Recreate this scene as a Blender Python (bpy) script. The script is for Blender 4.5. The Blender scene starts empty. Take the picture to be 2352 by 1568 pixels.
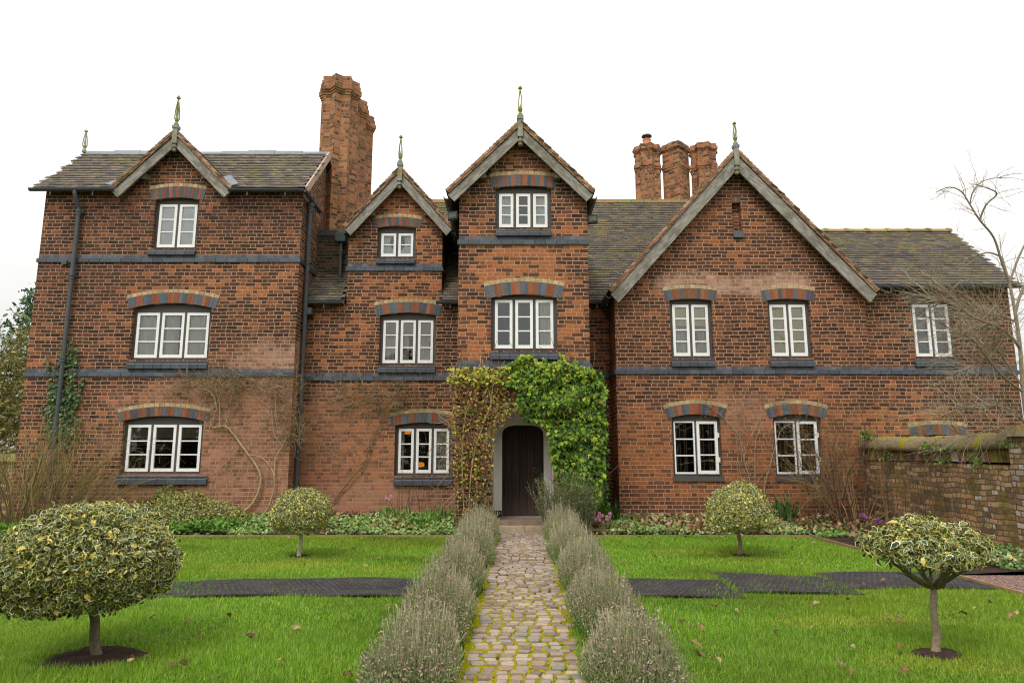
import bpy, math, random
import numpy as np
from mathutils import Vector
from mathutils.geometry import tessellate_polygon

rng = np.random.default_rng(11)
random.seed(11)
SC = bpy.context.scene
COL = SC.collection
PI = math.pi

# ------------------------------------------------------------------ survey of the place
# Camera: 24 mm lens, 1.48 m above the lawn, tilted up 9.3 degrees, square on to the front of the house.
CAMZ = 1.48
TH = math.radians(9.3)
CS, SN = math.cos(TH), math.sin(TH)
F = 1568.0


def ray(px, py):
    u = (px - 1176) / F
    v = (784 - py) / F
    return Vector((u, CS - v * SN, SN + v * CS))


def P(px, py, Y):
    """surveyed point on the vertical plane at depth Y"""
    d = ray(px, py)
    return Vector((0, 0, CAMZ)) + d * (Y / d.y)


def G(px, py, z=0.0):
    """surveyed point on level ground z"""
    d = ray(px, py)
    return Vector((0, 0, CAMZ)) + d * ((z - CAMZ) / d.z)


def lin(h, k=1.0):
    """sRGB triple 0-255 to linear"""
    out = []
    for c in h:
        c = c / 255.0
        out.append(k * (c / 12.92 if c <= 0.04045 else ((c + 0.055) / 1.055) ** 2.4))
    return out


# ------------------------------------------------------------------ mesh helper
class Geo:
    def __init__(s):
        s.V, s.F, s.C, s.M, s.n = [], [], [], [], 0

    def add(s, V, Fa, col=(0.5, 0.5, 0.5), mat=0):
        V = np.asarray(V, dtype=np.float32).reshape(-1, 3)
        if isinstance(Fa, np.ndarray):
            Fs = [Fa]
        else:
            by = {}
            for f in Fa:
                by.setdefault(len(f), []).append(f)
            Fs = [np.array(x, dtype=np.int64) for x in by.values()]
        c = np.asarray(col, dtype=np.float32)
        if c.ndim == 1:
            c = np.tile(c[:3], (len(V), 1))
        s.V.append(V)
        s.C.append(c[:, :3])
        for x in Fs:
            s.F.append(x + s.n)
            s.M.append(np.full(len(x), mat, dtype=np.int32))
        s.n += len(V)
        return s

    def box(s, x0, x1, y0, y1, z0, z1, col=(0.5, 0.5, 0.5), mat=0):
        V = [(x0, y0, z0), (x1, y0, z0), (x1, y1, z0), (x0, y1, z0), (x0, y0, z1), (x1, y0, z1), (x1, y1, z1), (x0, y1, z1)]
        Fa = [(0, 1, 5, 4), (1, 2, 6, 5), (2, 3, 7, 6), (3, 0, 4, 7), (4, 5, 6, 7), (3, 2, 1, 0)]
        return s.add(V, Fa, col, mat)

    def prism(s, pts, y0, y1, col=(0.5, 0.5, 0.5), mat=0):
        """convex polygon given in (x,z), extruded along y"""
        n = len(pts)
        V = [(x, y0, z) for x, z in pts] + [(x, y1, z) for x, z in pts]
        Fa = [tuple(range(n)), tuple(range(2 * n - 1, n - 1, -1))]
        Fa += [((i + 1) % n, i, n + i, n + (i + 1) % n) for i in range(n)]
        return s.add(V, Fa, col, mat)

    def hexa(s, b, t, col=(0.5, 0.5, 0.5), mat=0):
        V = list(b) + list(t)
        Fa = [(0, 1, 5, 4), (1, 2, 6, 5), (2, 3, 7, 6), (3, 0, 4, 7), (4, 5, 6, 7), (3, 2, 1, 0)]
        return s.add(V, Fa, col, mat)

    def lathe(s, c, prof, k=10, col=(0.5, 0.5, 0.5), mat=0):
        V = []
        for r, z in prof:
            for i in range(k):
                a = 2 * PI * i / k
                V.append((c[0] + r * math.cos(a), c[1] + r * math.sin(a), c[2] + z))
        Fa = []
        for j in range(len(prof) - 1):
            for i in range(k):
                Fa.append((j * k + i, j * k + (i + 1) % k, (j + 1) * k + (i + 1) % k, (j + 1) * k + i))
        Fa.append(tuple(range(k - 1, -1, -1)))
        Fa.append(tuple(range((len(prof) - 1) * k, len(prof) * k)))
        return s.add(V, Fa, col, mat)

    def tube(s, pts, rad, k=5, col=(0.5, 0.5, 0.5), mat=0, cap=True):
        pts = np.asarray([tuple(p) for p in pts], dtype=np.float64)
        n = len(pts)
        rad = np.broadcast_to(np.asarray(rad, dtype=np.float64), (n,))
        T = np.gradient(pts, axis=0)
        T /= np.linalg.norm(T, axis=1)[:, None] + 1e-9
        ref = np.array([0.31, 0.17, 0.93]) if abs(T[:, 2]).mean() < 0.75 else np.array([0.9, 0.4, 0.1])
        A = np.cross(T, ref)
        A /= np.linalg.norm(A, axis=1)[:, None] + 1e-9
        B = np.cross(T, A)
        an = np.arange(k) * 2 * PI / k
        V = pts[:, None, :] + rad[:, None, None] * (np.cos(an)[None, :, None] * A[:, None, :] + np.sin(an)[None, :, None] * B[:, None, :])
        i = np.arange(n - 1)[:, None] * k
        j = np.arange(k)[None, :]
        j2 = (j + 1) % k
        Fa = np.stack([i + j, i + j2, i + k + j2, i + k + j], axis=-1).reshape(-1, 4)
        c = np.asarray(col, dtype=np.float32)
        s.add(V.reshape(-1, 3), Fa, c, mat)
        if cap and k > 3:
            m = s.n - n * k
            s.F.append(np.array([list(range(m, m + k)), list(range(s.n - k, s.n))]))
            s.M.append(np.full(2, mat, dtype=np.int32))
        return s

    def build(s, name, mats, parent=None, smooth=False):
        me = bpy.data.meshes.new(name)
        V = np.concatenate(s.V)
        me.vertices.add(len(V))
        me.vertices.foreach_set('co', V.ravel())
        tot = np.concatenate([np.full(len(x), x.shape[1]) for x in s.F])
        lv = np.concatenate([x.ravel() for x in s.F])
        me.loops.add(len(lv))
        me.loops.foreach_set('vertex_index', lv.astype(np.int32))
        me.polygons.add(len(tot))
        st = np.concatenate([[0], np.cumsum(tot)[:-1]]).astype(np.int32)
        me.polygons.foreach_set('loop_start', st)
        me.polygons.foreach_set('material_index', np.concatenate(s.M))
        me.polygons.foreach_set('use_smooth', np.full(len(tot), smooth))
        a = me.color_attributes.new('Col', 'FLOAT_COLOR', 'POINT')
        C = np.concatenate(s.C)
        a.data.foreach_set('color', np.concatenate([C, np.ones((len(C), 1), np.float32)], axis=1).astype(np.float32).ravel())
        me.update(calc_edges=True)
        if not isinstance(mats, (list, tuple)):
            mats = [mats]
        for m in mats:
            me.materials.append(m)
        o = bpy.data.objects.new(name, me)
        COL.objects.link(o)
        if parent is not None:
            o.parent = parent
            base = parent
            off = Vector((0, 0, 0))
            while base is not None:
                off += base.location
                base = base.parent
            if off.length > 0:
                V2 = V - np.array(off, dtype=np.float32)
                me.vertices.foreach_set('co', V2.ravel())
                me.update()
        return o


def empty(name, loc=(0, 0, 0)):
    o = bpy.data.objects.new(name, None)
    o.empty_display_size = 0.3
    COL.objects.link(o)
    o.location = loc
    return o


def tag(o, label=None, cat=None, group=None, kind=None):
    if label:
        o['label'] = label
    if cat:
        o['category'] = cat
    if group:
        o['group'] = group
    if kind:
        o['kind'] = kind
    return o


def jit(c, a=0.12):
    k = 1 + random.uniform(-a, a)
    return [max(0.0, x * k * (1 + random.uniform(-a * .3, a * .3))) for x in c]


# ------------------------------------------------------------------ materials
class NT:
    def __init__(s, name):
        s.m = bpy.data.materials.new(name)
        s.m.use_nodes = True
        s.t = s.m.node_tree
        s.t.nodes.clear()
        s.out = s.t.nodes.new('ShaderNodeOutputMaterial')

    def n(s, typ, **kw):
        o = s.t.nodes.new(typ)
        for k, v in kw.items():
            setattr(o, k, v)
        return o

    def put(s, sock, v):
        if isinstance(v, bpy.types.NodeSocket):
            s.t.links.new(v, sock)
        elif v is not None:
            if hasattr(sock.default_value, '__len__') and not hasattr(v, '__len__'):
                sock.default_value = [v] * len(sock.default_value)
            elif hasattr(sock.default_value, '__len__') and len(sock.default_value) == 4 and len(v) == 3:
                sock.default_value = (*v, 1)
            else:
                sock.default_value = v

    def math(s, op, a, b=None, c=None, clamp=False):
        o = s.n('ShaderNodeMath', operation=op)
        o.use_clamp = clamp
        s.put(o.inputs[0], a)
        s.put(o.inputs[1], b)
        s.put(o.inputs[2], c)
        return o.outputs[0]

    def vmath(s, op, a, b=None):
        o = s.n('ShaderNodeVectorMath', operation=op)
        s.put(o.inputs[0], a)
        if b is not None:
            s.put(o.inputs[1], b)
        return o.outputs['Value'] if op in ('DOT_PRODUCT', 'LENGTH') else o.outputs[0]

    def comb(s, x, y, z):
        o = s.n('ShaderNodeCombineXYZ')
        for i, v in enumerate((x, y, z)):
            s.put(o.inputs[i], v)
        return o.outputs[0]

    def sep(s, v):
        o = s.n('ShaderNodeSeparateXYZ')
        s.put(o.inputs[0], v)
        return o.outputs

    def noise(s, vec, scale, detail=3, rough=0.55, out=0):
        o = s.n('ShaderNodeTexNoise')
        s.put(o.inputs['Vector'], vec)
        o.inputs['Scale'].default_value = scale
        o.inputs['Detail'].default_value = detail
        o.inputs['Roughness'].default_value = rough
        return o.outputs[out]

    def rng(s, v, a, b, c=0.0, d=1.0, smooth=True):
        o = s.n('ShaderNodeMapRange')
        if smooth:
            o.interpolation_type = 'SMOOTHSTEP'
        for i, x in enumerate((v, a, b, c, d)):
            s.put(o.inputs[i], x)
        return o.outputs[0]

    def mix(s, f, a, b, mode='MIX'):
        o = s.n('ShaderNodeMix', data_type='RGBA', blend_type=mode)
        s.put(o.inputs[0], f)
        s.put(o.inputs[6], a)
        s.put(o.inputs[7], b)
        return o.outputs[2]

    def ramp(s, f, stops, interp='LINEAR'):
        o = s.n('ShaderNodeValToRGB')
        r = o.color_ramp
        r.interpolation = interp
        while len(r.elements) < len(stops):
            r.elements.new(0.5)
        for e, (p, c) in zip(r.elements, stops):
            e.position = p
            e.color = (*c[:3], 1)
        s.put(o.inputs[0], f)
        return o.outputs[0]

    def pos(s):
        return s.n('ShaderNodeNewGeometry').outputs['Position']

    def bsdf(s, col, rough=0.8, spec=0.3, normal=None, **kw):
        b = s.n('ShaderNodeBsdfPrincipled')
        s.put(b.inputs['Base Color'], col)
        s.put(b.inputs['Roughness'], rough)
        s.put(b.inputs['Specular IOR Level'], spec)
        if normal is not None:
            s.put(b.inputs['Normal'], normal)
        for k, v in kw.items():
            s.put(b.inputs[k], v)
        return b.outputs[0]

    def bump(s, h, dist=0.01, strength=1.0):
        o = s.n('ShaderNodeBump')
        o.inputs['Distance'].default_value = dist
        o.inputs['Strength'].default_value = strength
        s.put(o.inputs['Height'], h)
        return o.outputs[0]

    def done(s, sh):
        s.t.links.new(sh, s.out.inputs[0])
        return s.m


def brick_mat(name, seed, stops, mortar, h=0.0825, period=0.355, joint=0.0070, wash=None, patches=(), mottle=0.78, ragged=0.010, moss=None):
    t = NT(name)
    geo = t.n('ShaderNodeNewGeometry')
    Pn = geo.outputs['Position']
    tn = t.vmath('NORMALIZE', t.vmath('CROSS_PRODUCT', geo.outputs['True Normal'], (0, 0, 1)))
    u0 = t.vmath('DOT_PRODUCT', Pn, tn)
    x, y, z0 = t.sep(Pn)
    n1 = t.noise(Pn, 2.2, 2)
    n2 = t.noise(t.vmath('ADD', Pn, (7.1, 3.3, 1.7)), 9.0, 2)
    u = t.math('ADD', u0, t.math('MULTIPLY', t.math('SUBTRACT', n2, .5), ragged * 2.2))
    z = t.math('ADD', z0, t.math('ADD', t.math('MULTIPLY', t.math('SUBTRACT', n1, .5), ragged * 4), t.math('MULTIPLY', t.math('SUBTRACT', n2, .5), ragged * 1.3)))
    v = t.math('DIVIDE', z, h)
    row = t.math('FLOOR', v)
    fv = t.math('FRACT', v)
    wn = t.n('ShaderNodeTexWhiteNoise', noise_dimensions='1D')
    t.put(wn.inputs['W'], t.math('ADD', row, seed * 13.7))
    a = t.math('ADD', t.math('DIVIDE', u, period), t.math('ADD', t.math('MULTIPLY', row, 0.5), t.math('MULTIPLY', wn.outputs[0], 0.22)))
    cell = t.math('FLOOR', a)
    fa = t.math('FRACT', a)
    isH = t.math('GREATER_THAN', fa, 0.667)
    de = t.math('MULTIPLY', t.math('MINIMUM', t.math('MINIMUM', fa, t.math('SUBTRACT', 1.0, fa)), t.math('ABSOLUTE', t.math('SUBTRACT', fa, 0.667))), period)
    dv = t.math('MULTIPLY', t.math('MINIMUM', fv, t.math('SUBTRACT', 1.0, fv)), h)
    d = t.math('MINIMUM', de, dv)
    mask = t.rng(d, joint * .55, joint * 1.45)
    w3 = t.n('ShaderNodeTexWhiteNoise', noise_dimensions='3D')
    t.put(w3.inputs['Vector'], t.comb(row, t.math('ADD', t.math('MULTIPLY', cell, 2), isH), seed))
    r = w3.outputs[0]
    w3b = t.n('ShaderNodeTexWhiteNoise', noise_dimensions='3D')
    t.put(w3b.inputs['Vector'], t.comb(t.math('ADD', row, 71.0), t.math('ADD', t.math('MULTIPLY', cell, 2), isH), seed + .5))
    big = t.noise(t.vmath('ADD', Pn, (seed * 5.1, 0, seed * 2.3)), 0.55, 3)
    rr = t.math('ADD', r, t.math('MULTIPLY', t.math('SUBTRACT', big, .5), 0.85), clamp=False)
    pm = None
    for (cx, cz, rx, rz, amt) in patches:      # runs of re-laid orange brick, burnt brick
        ex = t.math('DIVIDE', t.math('SUBTRACT', x, cx), rx)
        ez = t.math('DIVIDE', t.math('SUBTRACT', z0, cz), rz)
        e = t.math('ADD', t.math('MULTIPLY', ex, ex), t.math('MULTIPLY', ez, ez))
        rr = t.math('ADD', rr, t.math('MULTIPLY', t.rng(e, 0.5, 1.3, 1.0, 0.0), amt))
    rr = t.math('MINIMUM', t.math('MAXIMUM', rr, 0.0), 1.0)
    col = t.ramp(rr, stops)
    # burnt smears inside single bricks
    sv = t.comb(t.math('ADD', t.math('MULTIPLY', u, 16.0), t.math('MULTIPLY', r, 37.0)), t.math('MULTIPLY', z, 34.0), t.math('MULTIPLY', r, 91.0))
    sm = t.noise(sv, 1.0, 3, .65)
    col = t.mix(t.math('MULTIPLY', t.rng(sm, .5, .72), mottle), col, t.mix(0.72, col, lin((50, 37, 33))))
    grain = t.noise(Pn, 90.0, 2)
    col = t.mix(1.0, col, t.ramp(grain, [(.25, (.72, .72, .72)), (.75, (1.22, 1.2, 1.18))]), 'MULTIPLY')
    mn = t.noise(Pn, 5.0, 3)
    mcol = t.mix(t.rng(mn, .38, .66), mortar, [k * .74 for k in mortar])
    hv = t.n('ShaderNodeHueSaturation')
    hv.inputs['Saturation'].default_value = .95
    hv.inputs['Hue'].default_value = .5035
    t.put(hv.inputs['Color'], col)
    col = hv.outputs[0]
    base = t.mix(mask, mcol, col)
    if wash:
        for (cx, cz, rx, rz, amt, wc) in wash:   # lime bloom and faded brick
            ex = t.math('DIVIDE', t.math('SUBTRACT', x, cx), rx)
            ez = t.math('DIVIDE', t.math('SUBTRACT', z0, cz), rz)
            e = t.math('ADD', t.math('MULTIPLY', ex, ex), t.math('MULTIPLY', ez, ez))
            e = t.math('ADD', e, t.math('MULTIPLY', t.math('SUBTRACT', t.noise(Pn, 1.5, 5, .7), .5), 3.2))
            base = t.mix(t.math('MULTIPLY', t.rng(e, 0.25, 1.35, 1.0, 0.0), t.math('MULTIPLY', t.math('ADD', t.rng(t.noise(Pn, 5.0, 4, .7), .3, .7, .35, 1.0), t.math('MULTIPLY', t.math('SUBTRACT', w3b.outputs[0], .5), .5)), amt), clamp=True), base, wc)
    if moss:
        mo = t.math('MULTIPLY', t.rng(t.noise(Pn, 1.6, 5, .7), .5, .64), moss[1])
        base = t.mix(mo, base, t.mix(t.rng(t.noise(Pn, 14, 2), .35, .65), moss[0], [k * .45 for k in moss[0]]))
    hgt = t.math('ADD', t.math('MULTIPLY', mask, 0.8), t.math('ADD', t.math('MULTIPLY', grain, 0.22), t.math('MULTIPLY', r, .25)))
    nrm = t.bump(hgt, 0.005, 0.8)
    return t.done(t.bsdf(base, 0.88, 0.22, nrm))


def attr_mat(name, rough=0.7, spec=0.3, nscale=0, namt=0.3, transl=0.0, bump=0.0, dirt=None):
    t = NT(name)
    a = t.n('ShaderNodeAttribute', attribute_name='Col')
    col = a.outputs['Color']
    nrm = None
    if nscale:
        nz = t.noise(t.pos(), nscale, 4, .6)
        col = t.mix(1.0, col, t.ramp(nz, [(.25, (1 - namt,) * 3), (.75, (1 + namt,) * 3)]), 'MULTIPLY')
        if bump:
            nrm = t.bump(nz, bump, 0.8)
    if dirt:
        dc, sc, lo, hi, am = dirt
        col = t.mix(t.math('MULTIPLY', t.rng(t.noise(t.pos(), sc, 5, .68), lo, hi), am), col, dc)
    sh = t.bsdf(col, rough, spec, nrm)
    if transl:
        tr = t.n('ShaderNodeBsdfTranslucent')
        t.put(tr.inputs[0], col)
        mx = t.n('ShaderNodeMixShader')
        mx.inputs[0].default_value = transl
        t.t.links.new(sh, mx.inputs[1])
        t.t.links.new(tr.outputs[0], mx.inputs[2])
        sh = mx.outputs[0]
    return t.done(sh)


def flat_mat(name, c, rough=0.6, spec=0.3, nscale=6, namt=0.15, bump=0.0, stretch=None, metallic=0.0):
    t = NT(name)
    p = t.pos()
    if stretch:
        p = t.vmath('MULTIPLY', p, stretch)
    nz = t.noise(p, nscale, 4, .6)
    col = t.mix(1.0, c, t.ramp(nz, [(.25, (1 - namt,) * 3), (.75, (1 + namt,) * 3)]), 'MULTIPLY')
    return t.done(t.bsdf(col, rough, spec, t.bump(nz, bump, .8) if bump else None, Metallic=metallic))


DARK = lin((58, 43, 36)); DRED = lin((88, 53, 39)); RED = lin((110, 64, 43)); ORA = lin((168, 94, 48)); TAN = lin((184, 124, 76)); BRN = lin((118, 72, 53))
MORT = lin((184, 150, 120))
M = {}
# ------------------------------------------------------------------ planes of the house front
Y_L, Y_R, Y_P, Y_G, Y_W = 15.0, 15.65, 13.5, 14.7, 14.8     # left wing, recessed middle, porch tower, gable wing, end wing
X_L0, X_L1 = P(106, 446, Y_L).x, P(694, 477, Y_L).x
X_M0, X_M1 = P(800.5, 562, Y_R).x, P(1016, 562, Y_R).x
X_P0, X_P1 = P(1055, 477, Y_P).x, P(1348.6, 477, Y_P).x
X_G0, X_G1 = P(1411.5, 700, Y_G).x, P(1992, 754, Y_G).x
X_W1 = P(2315, 670, Y_W).x
Z0 = -0.1

house = empty('farmhouse', (0, Y_R, 0))
tag(house, 'old red brick farmhouse with four pointed gables, white casement windows and clustered brick chimneys', 'house')

red_stops = [(0, DARK), (.12, lin((68, 49, 40))), (.34, lin((84, 54, 41))), (.58, lin((98, 60, 43))), (.76, lin((112, 67, 45))), (.9, lin((138, 80, 48))), (1, lin((172, 98, 52)))]
pale = lin((186, 150, 128))
M['brick_left'] = brick_mat('brick_left', 1, red_stops, MORT,
    wash=[(-7.5, 6.9, 3.6, .55, .5, lin((58, 44, 40))), (-9.3, 5.6, 1.8, .9, .3, lin((84, 60, 52))), (-4.9, 3.35, 1.5, .75, .8, pale), (-5.6, 1.4, 3.3, 2.4, .78, lin((178, 132, 106))), (-8.0, 0.3, 1.2, 1.0, .5, lin((130, 110, 70)))],
    patches=[(-6.5, 5.05, 1.0, .3, .25), (-6.3, 2.7, 1.0, .35, .25)])
M['brick_mid'] = brick_mat('brick_mid', 2, red_stops, MORT,
    wash=[(-3.8, 1.3, 1.9, 1.8, .66, lin((172, 124, 96))), (-2.6, .4, 2.4, .45, .7, lin((170, 128, 106)))],
    patches=[(-2.6, 5.3, 1.1, .5, .4), (-2.7, 7.5, .9, .8, .5), (-2.0, 6.4, .5, .8, .4), (-3.6, 1.6, 1.6, 1.6, .3), (-4.0, 3.9, 1.0, .8, .2)])
M['brick_porch'] = brick_mat('brick_porch', 3, red_stops, MORT,
    patches=[(.15, 5.2, .95, .5, .62), (.9, 4.3, .7, .7, .32), (-.95, 3.8, .5, .8, .32), (.15, 7.5, .7, .5, .2), (1.2, 3.5, .5, .6, .35)])
gab_stops = [(0, lin((70, 46, 37))), (.2, lin((84, 51, 39))), (.45, lin((95, 59, 43))), (.75, lin((107, 65, 45))), (.92, lin((136, 77, 46))), (1, lin((158, 89, 48)))]
M['brick_gable'] = brick_mat('brick_gable', 4, gab_stops, MORT, mottle=.62,
    wash=[(4.0, 5.15, .95, .34, .95, pale), (5.85, 5.15, .95, .34, .95, pale), (4.9, 2.35, .9, .5, .35, pale), (5.0, 1.3, 3.4, 1.5, .34, lin((150, 100, 68)))],
    patches=[(5.0, 1.5, 3.4, 1.3, .42), (6.3, 3.3, 1.0, .8, .22)])
M['brick_wing'] = brick_mat('brick_wing', 5, red_stops, MORT, patches=[(8.3, 2.0, 1.6, .8, .25), (9.5, 4.1, 2, 1.2, -.08)])
M['brick_chimney'] = brick_mat('brick_chimney', 6, [(0, lin((92, 66, 48))), (.2, lin((134, 86, 58))), (.5, lin((166, 102, 64))), (.8, lin((190, 120, 72))), (1, lin((170, 132, 88)))],
    lin((160, 138, 118)), period=.33, mottle=.5, moss=(lin((120, 112, 60)), .35))
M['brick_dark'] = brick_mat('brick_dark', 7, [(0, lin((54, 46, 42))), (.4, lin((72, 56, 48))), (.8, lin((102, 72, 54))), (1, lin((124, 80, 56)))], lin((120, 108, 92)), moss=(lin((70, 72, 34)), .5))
M['plaster'] = flat_mat('white_plaster', lin((216, 212, 206)), .85, .1, 5, .06)
M['plinth'] = flat_mat('black_plinth', lin((40, 38, 38)), .6, .3)
M['blue'] = attr_mat('blue_brick', .62, .35, 26, .3, dirt=(lin((96, 98, 84)), 3.5, .52, .72, .5))
M['joint'] = flat_mat('lime_joint', [k * .8 for k in MORT], .9, .1, 30, .2)
M['white'] = flat_mat('white_paint', (.88, .88, .86), .45, .3, 9, .05)
M['grey'] = flat_mat('grey_paint', lin((86, 82, 80)), .5, .3, 9, .1)
M['iron'] = flat_mat('iron_paint', lin((78, 82, 84)), .5, .35, 7, .18)
M['lead'] = flat_mat('lead_sheet', lin((126, 132, 140)), .5, .4, 5, .2)
M['oak'] = flat_mat('weathered_oak', lin((150, 146, 136)), .8, .2, 7, .5, .004)
M['finial'] = attr_mat('finial_wood', .8, .2, 9, .35, dirt=(lin((120, 122, 40)), 4.0, .45, .65, .7))
M['tile'] = attr_mat('clay_tile', .82, .25, 24, .3, dirt=(lin((120, 116, 54)), 1.7, .52, .70, .62))
M['tile_mossy'] = attr_mat('mossy_clay_tile', .85, .2, 24, .3, dirt=(lin((88, 92, 38)), 2.6, .42, .6, .8))
M['tile_under'] = flat_mat('tile_underside', lin((66, 56, 50)), .9, .1)
M['verge'] = attr_mat('verge_tile', .85, .2, 30, .25, dirt=(lin((110, 96, 66)), 3, .5, .7, .5))


def glass_mat():
    t = NT('window_glass')
    fr = t.n('ShaderNodeFresnel')
    fr.inputs[0].default_value = 1.95
    g = t.n('ShaderNodeBsdfGlossy')
    g.inputs['Roughness'].default_value = 0.015
    g.inputs['Color'].default_value = (.95, .97, 1, 1)
    nz = t.noise(t.pos(), 2.2, 1)
    t.put(g.inputs['Normal'], t.bump(nz, .02, .35))
    tr = t.n('ShaderNodeBsdfTransparent')
    tr.inputs[0].default_value = (.97, .98, .97, 1)
    mx = t.n('ShaderNodeMixShader')
    t.put(mx.inputs[0], fr.outputs[0])
    t.t.links.new(tr.outputs[0], mx.inputs[1])
    t.t.links.new(g.outputs[0], mx.inputs[2])
    return t.done(mx.outputs[0])


M['glass'] = glass_mat()


def arch_pts(x0, x1, zs, zc, n=10):
    """left spring to right spring over the crown"""
    w = (x1 - x0) / 2
    r = max(zc - zs, .004)
    R = (w * w + r * r) / (2 * r)
    cx, cz = (x0 + x1) / 2, zc - R
    a = math.asin(min(1, w / R))
    return [(cx + R * math.sin(-a + 2 * a * i / n), cz + R * math.cos(-a + 2 * a * i / n)) for i in range(n + 1)], (cx, cz, R, a)


def panel(g, Y, outline, holes, mat=0, col=(.5, .5, .5)):
    polys = [[Vector((x, z, 0)) for x, z in outline]] + [[Vector((x, z, 0)) for x, z in h] for h in holes]
    flat = [p for q in polys for p in q]
    tris = tessellate_polygon(polys)
    V = [(p.x, Y, p.y) for p in flat]
    Fa = []
    for a, b, c in tris:
        A, B, C = flat[a], flat[b], flat[c]
        s = (B.x - A.x) * (C.y - A.y) - (B.y - A.y) * (C.x - A.x)
        if abs(s) < 1e-9:
            continue
        Fa.append((a, b, c) if s > 0 else (a, c, b))
    g.add(V, Fa, col, mat)


def side(g, pts, Y0, Y1, mat=0, close=True, flip=False, col=(.5, .5, .5)):
    n = len(pts)
    V = [(x, Y0, z) for x, z in pts] + [(x, Y1, z) for x, z in pts]
    Fa = []
    for i in range(n if close else n - 1):
        j = (i + 1) % n
        Fa.append((i, j, n + j, n + i) if flip else (j, i, n + i, n + j))
    g.add(V, Fa, col, mat)


def block(Y, Yb, outline, holes, mats, reveal=.16, hole_mat=None, label=None):
    g = Geo()
    panel(g, Y, outline, [h for h in holes])
    side(g, outline, Y, Yb)
    for k, h in enumerate(holes):
        d = reveal
        m = 0
        if hole_mat and k in hole_mat:
            m, d = hole_mat[k]
        side(g, h, Y, Y + d, m, flip=True)
    panel(g, Yb, outline, [h for h in holes])
    o = g.build('wall', mats, house)
    if label:
        o['label'] = label
    return o


# ------------------------------------------------------------------ windows (surveyed openings)
# plane, x0, x1, y spring, y crown, y bottom, casements, rows, y casement top, y arch top, arch pattern, sill(x0,x1,y0,y1)
WIN = [
    dict(n='attic', Y=Y_L, x=(352, 454), ys=459, yc=454, yb=571, nc=2, nr=3, yt=466, ya=421, pat='BRBR', sill=(338, 448, 569, 585)),
    dict(n='first', Y=Y_L, x=(300, 482), ys=707, yc=696, yb=826, nc=3, nr=3, yt=716, ya=664, pat='BBRR', sill=(290, 476, 827, 846)),
    dict(n='ground', Y=Y_L, x=(278, 464), ys=966, yc=955, yb=1089, nc=3, nr=3, yt=974, ya=925, pat='BRRB', sill=(266, 475, 1091, 1112)),
    dict(n='mid_attic', Y=Y_R, x=(867, 955), ys=523, yc=519, yb=592, nc=2, nr=2, yt=533, ya=491, pat='BRBR', sill=(863, 953, 592, 605)),
    dict(n='mid_first', Y=Y_R, x=(871, 1001), ys=724, yc=718, yb=838, nc=3, nr=3, yt=733, ya=686, pat='BBRR', sill=(867, 1000, 839, 855)),
    dict(n='mid_ground', Y=Y_R, x=(906, 1038), ys=977, yc=970, yb=1092, nc=3, nr=3, yt=983, ya=939, pat='BRRB', sill=(903, 1039, 1093, 1114)),
    dict(n='porch_top', Y=Y_P, x=(1138, 1266), ys=431, yc=427, yb=525, nc=3, nr=3, yt=441, ya=393, pat='BRBR', sill=(1139, 1267, 525, 541)),
    dict(n='porch_first', Y=Y_P, x=(1128, 1280), ys=684, yc=676, yb=805, nc=3, nr=3, yt=686, ya=638, pat='BBRR', sill=(1125, 1283, 806, 825)),
    dict(n='gable_a', Y=Y_G, x=(1540, 1638), ys=690, yc=686, yb=822, nc=2, nr=4, yt=697, ya=654, pat='BBRRBRR', sill=(1542, 1644, 823, 841)),
    dict(n='gable_b', Y=Y_G, x=(1766, 1864), ys=690, yc=686, yb=822, nc=2, nr=4, yt=697, ya=654, pat='BBRRBRR', sill=(1769, 1872, 823, 841)),
    dict(n='gable_c', Y=Y_G, x=(1545, 1658), ys=959, yc=951, yb=1100, nc=2, nr=3, yt=966, ya=918, pat='BBRR', sill=None),
    dict(n='gable_d', Y=Y_G, x=(1779, 1890), ys=959, yc=951, yb=1100, nc=2, nr=3, yt=966, ya=918, pat='BBRR', sill=None),
    dict(n='wing', Y=Y_W, x=(2097, 2195), ys=690, yc=685, yb=823, nc=2, nr=4, yt=697, ya=666, pat='BRBR', sill=(2103, 2205, 824, 841), nocream=True),
    dict(n='wing_low', Y=Y_W, x=(2108, 2216), ys=1003, yc=998, yb=1120, nc=2, nr=3, yt=1010, ya=965, pat='BBRR', sill=None),
]
BLUE = lin((82, 90, 100)); CREAM = lin((178, 158, 118)); ARED = lin((136, 84, 58))


def solve(w):
    ym = (w['ys'] + w['yb']) / 2
    w['X0'], w['X1'] = P(w['x'][0], ym, w['Y']).x, P(w['x'][1], ym, w['Y']).x
    xm = sum(w['x']) / 2
    for a, b in (('ys', 'Zs'), ('yc', 'Zc'), ('yb', 'Zb'), ('yt', 'Zt'), ('ya', 'Za')):
        w[b] = P(xm, w[a], w['Y']).z
    pts, info = arch_pts(w['X0'], w['X1'], w['Zs'], w['Zc'])
    w['arch'] = info
    w['hole'] = [(w['X0'], w['Zb'])] + pts + [(w['X1'], w['Zb'])]


for w in WIN:
    solve(w)


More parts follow.
